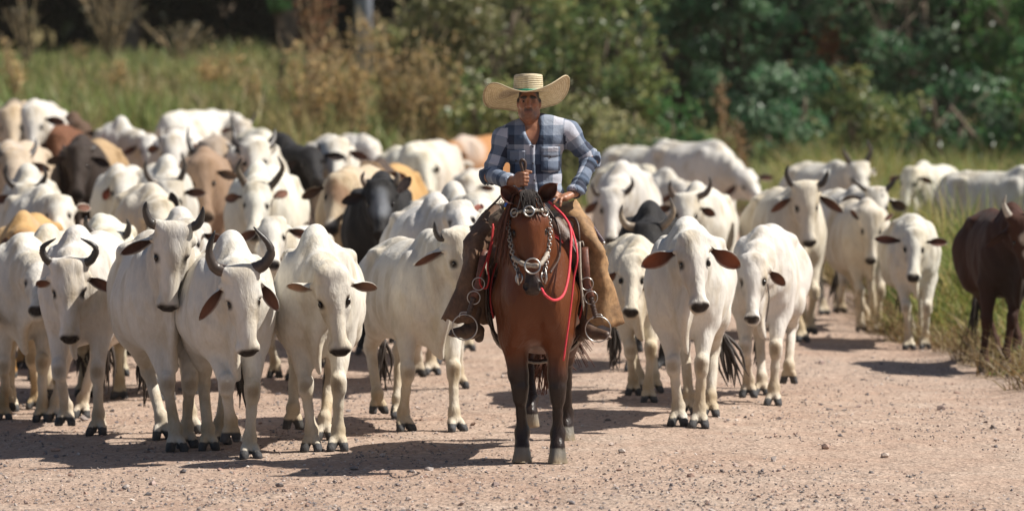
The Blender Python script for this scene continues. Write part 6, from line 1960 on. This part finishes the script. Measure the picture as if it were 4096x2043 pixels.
def build_whip2():
    o = htop('riding_quirt', 'grey leather quirt with a black bent handle hanging beside the tan chap', 'quirt')
    d = RD - .45
    part('handle', tube(spline([rl(2268, 869, d + .12), rl(2298, 872, d + .08), rl(2312, 900, d + .03), rl(2316, 940, d), rl(2318, 972, d)], 18), .0075, 8), M_LEATHER, o)
    part('lash', tube(spline([rl(2318, 966, d), rl(2320, 1070, d), rl(2325, 1142, d), rl(2331, 1200, d), rl(2334, 1243, d)], 24), .0095 * np.interp(np.linspace(0, 1, 24), [0, .85, 1], [1, .9, .3]), 8), M_RAWHIDE, o)
    for sx in (-14, 12):
        part('tassel', tube(spline([rl(2318, 972, d), rl(2318 + sx, 966, d), rl(2318 + sx * 1.4, 984, d)], 8), .004, 5), M_RAWHIDE, o)
build_whip2()

def build_pouch():
    o = htop('saddle_pouch', 'worn leather pouch tied to the saddle beside the stained and shaded chap', 'pouch')
    d = RD - .36
    c = rl(1996, 862, d); sp_ = F / d
    B = Field()
    a = norm(rl(1974, 893, d) - rl(2022, 832, d))
    B.cone(rl(2018, 846, d), rl(1984, 882, d), .036, .050, k=.01, sq=(V(1, 0, 0), .75))
    B.cone(rl(2030, 832, d), rl(2020, 844, d), .030, .034, k=.01)
    B.cone(rl(2040, 816, d), rl(2032, 828, d), .023, .023, k=.005, sub=True)
    v, q = B.build(.006)
    v = v + vnormals(v, q) * (.002 * noise3(v, 60, 3))[:, None]
    link('bag', mesh_np('bag', v, q), M_POUCH, o)
    part('tie', tube(spline([rl(2004, 838, d - .03), rl(1996, 812, d - .03), rl(2004, 800, d - .03), rl(2010, 808, d - .03), rl(2000, 818, d - .03)], 16), .003, 5), M_RAWHIDE, o)
    part('loop', tube(spline([rl(1958, 888, d), rl(1932, 870, d), rl(1955, 835, d), rl(1990, 800, d), rl(2004, 782, d)], 16), .007, 6), M_LEATHER, o)
    k = htop('drink_can', 'blue and yellow can pushed into the leather saddle pouch', 'can')
    ax0, ax1 = rl(2018, 850, d - .01), rl(2036, 811, d - .01)
    dr = ax1 - ax0
    part('can_body', tube([ax0, ax0 + dr * .45], .0215, 16), M_YELLOW, k)
    part('can_band', tube([ax0 + dr * .45, ax0 + dr * .94, ax1], [.022, .022, .018], 16), M_BLUE, k)
    part('can_lid', tube([ax1, ax1 + norm(dr) * .004], .018, 16), M_STEEL, k)
build_pouch()
def build_sheath():
    o = htop('knife_sheath', 'narrow dark sheath slung behind the rider\'s sunlit thigh', 'sheath')
    d = RD - .02
    part('scabbard', tube(spline([rl(2340, 862, d), rl(2365, 900, d), rl(2392, 938, d), rl(2414, 970, d)], 14), .0125, 8, flat=(V(1, 0, 0), .5)), M_SHEATH, o)
    part('tip', ball(rl(2414, 972, d), .013), M_STEEL, o)
build_sheath()
# ================================================================== the dusty air over the road
def haze():
    m = bpy.data.materials.new('dusty_air'); m.use_nodes = True
    nt = m.node_tree; nt.nodes.clear()
    out = nt.nodes.new('ShaderNodeOutputMaterial')
    v = nt.nodes.new('ShaderNodeVolumePrincipled')
    v.inputs['Color'].default_value = (.95, .87, .76, 1)
    v.inputs['Density'].default_value = .00018
    v.inputs['Anisotropy'].default_value = .2
    nt.links.new(v.outputs[0], out.inputs['Volume'])
    v_, q_, t_ = box((0, 155, 21), (156, 182, 24.5))
    link('haze', mesh_np('haze', v_, q_, t_, False), m, None, kind='stuff', label='thin dusty haze hanging over the road', category='haze')
haze()
SC.cycles.volume_bounces = 0
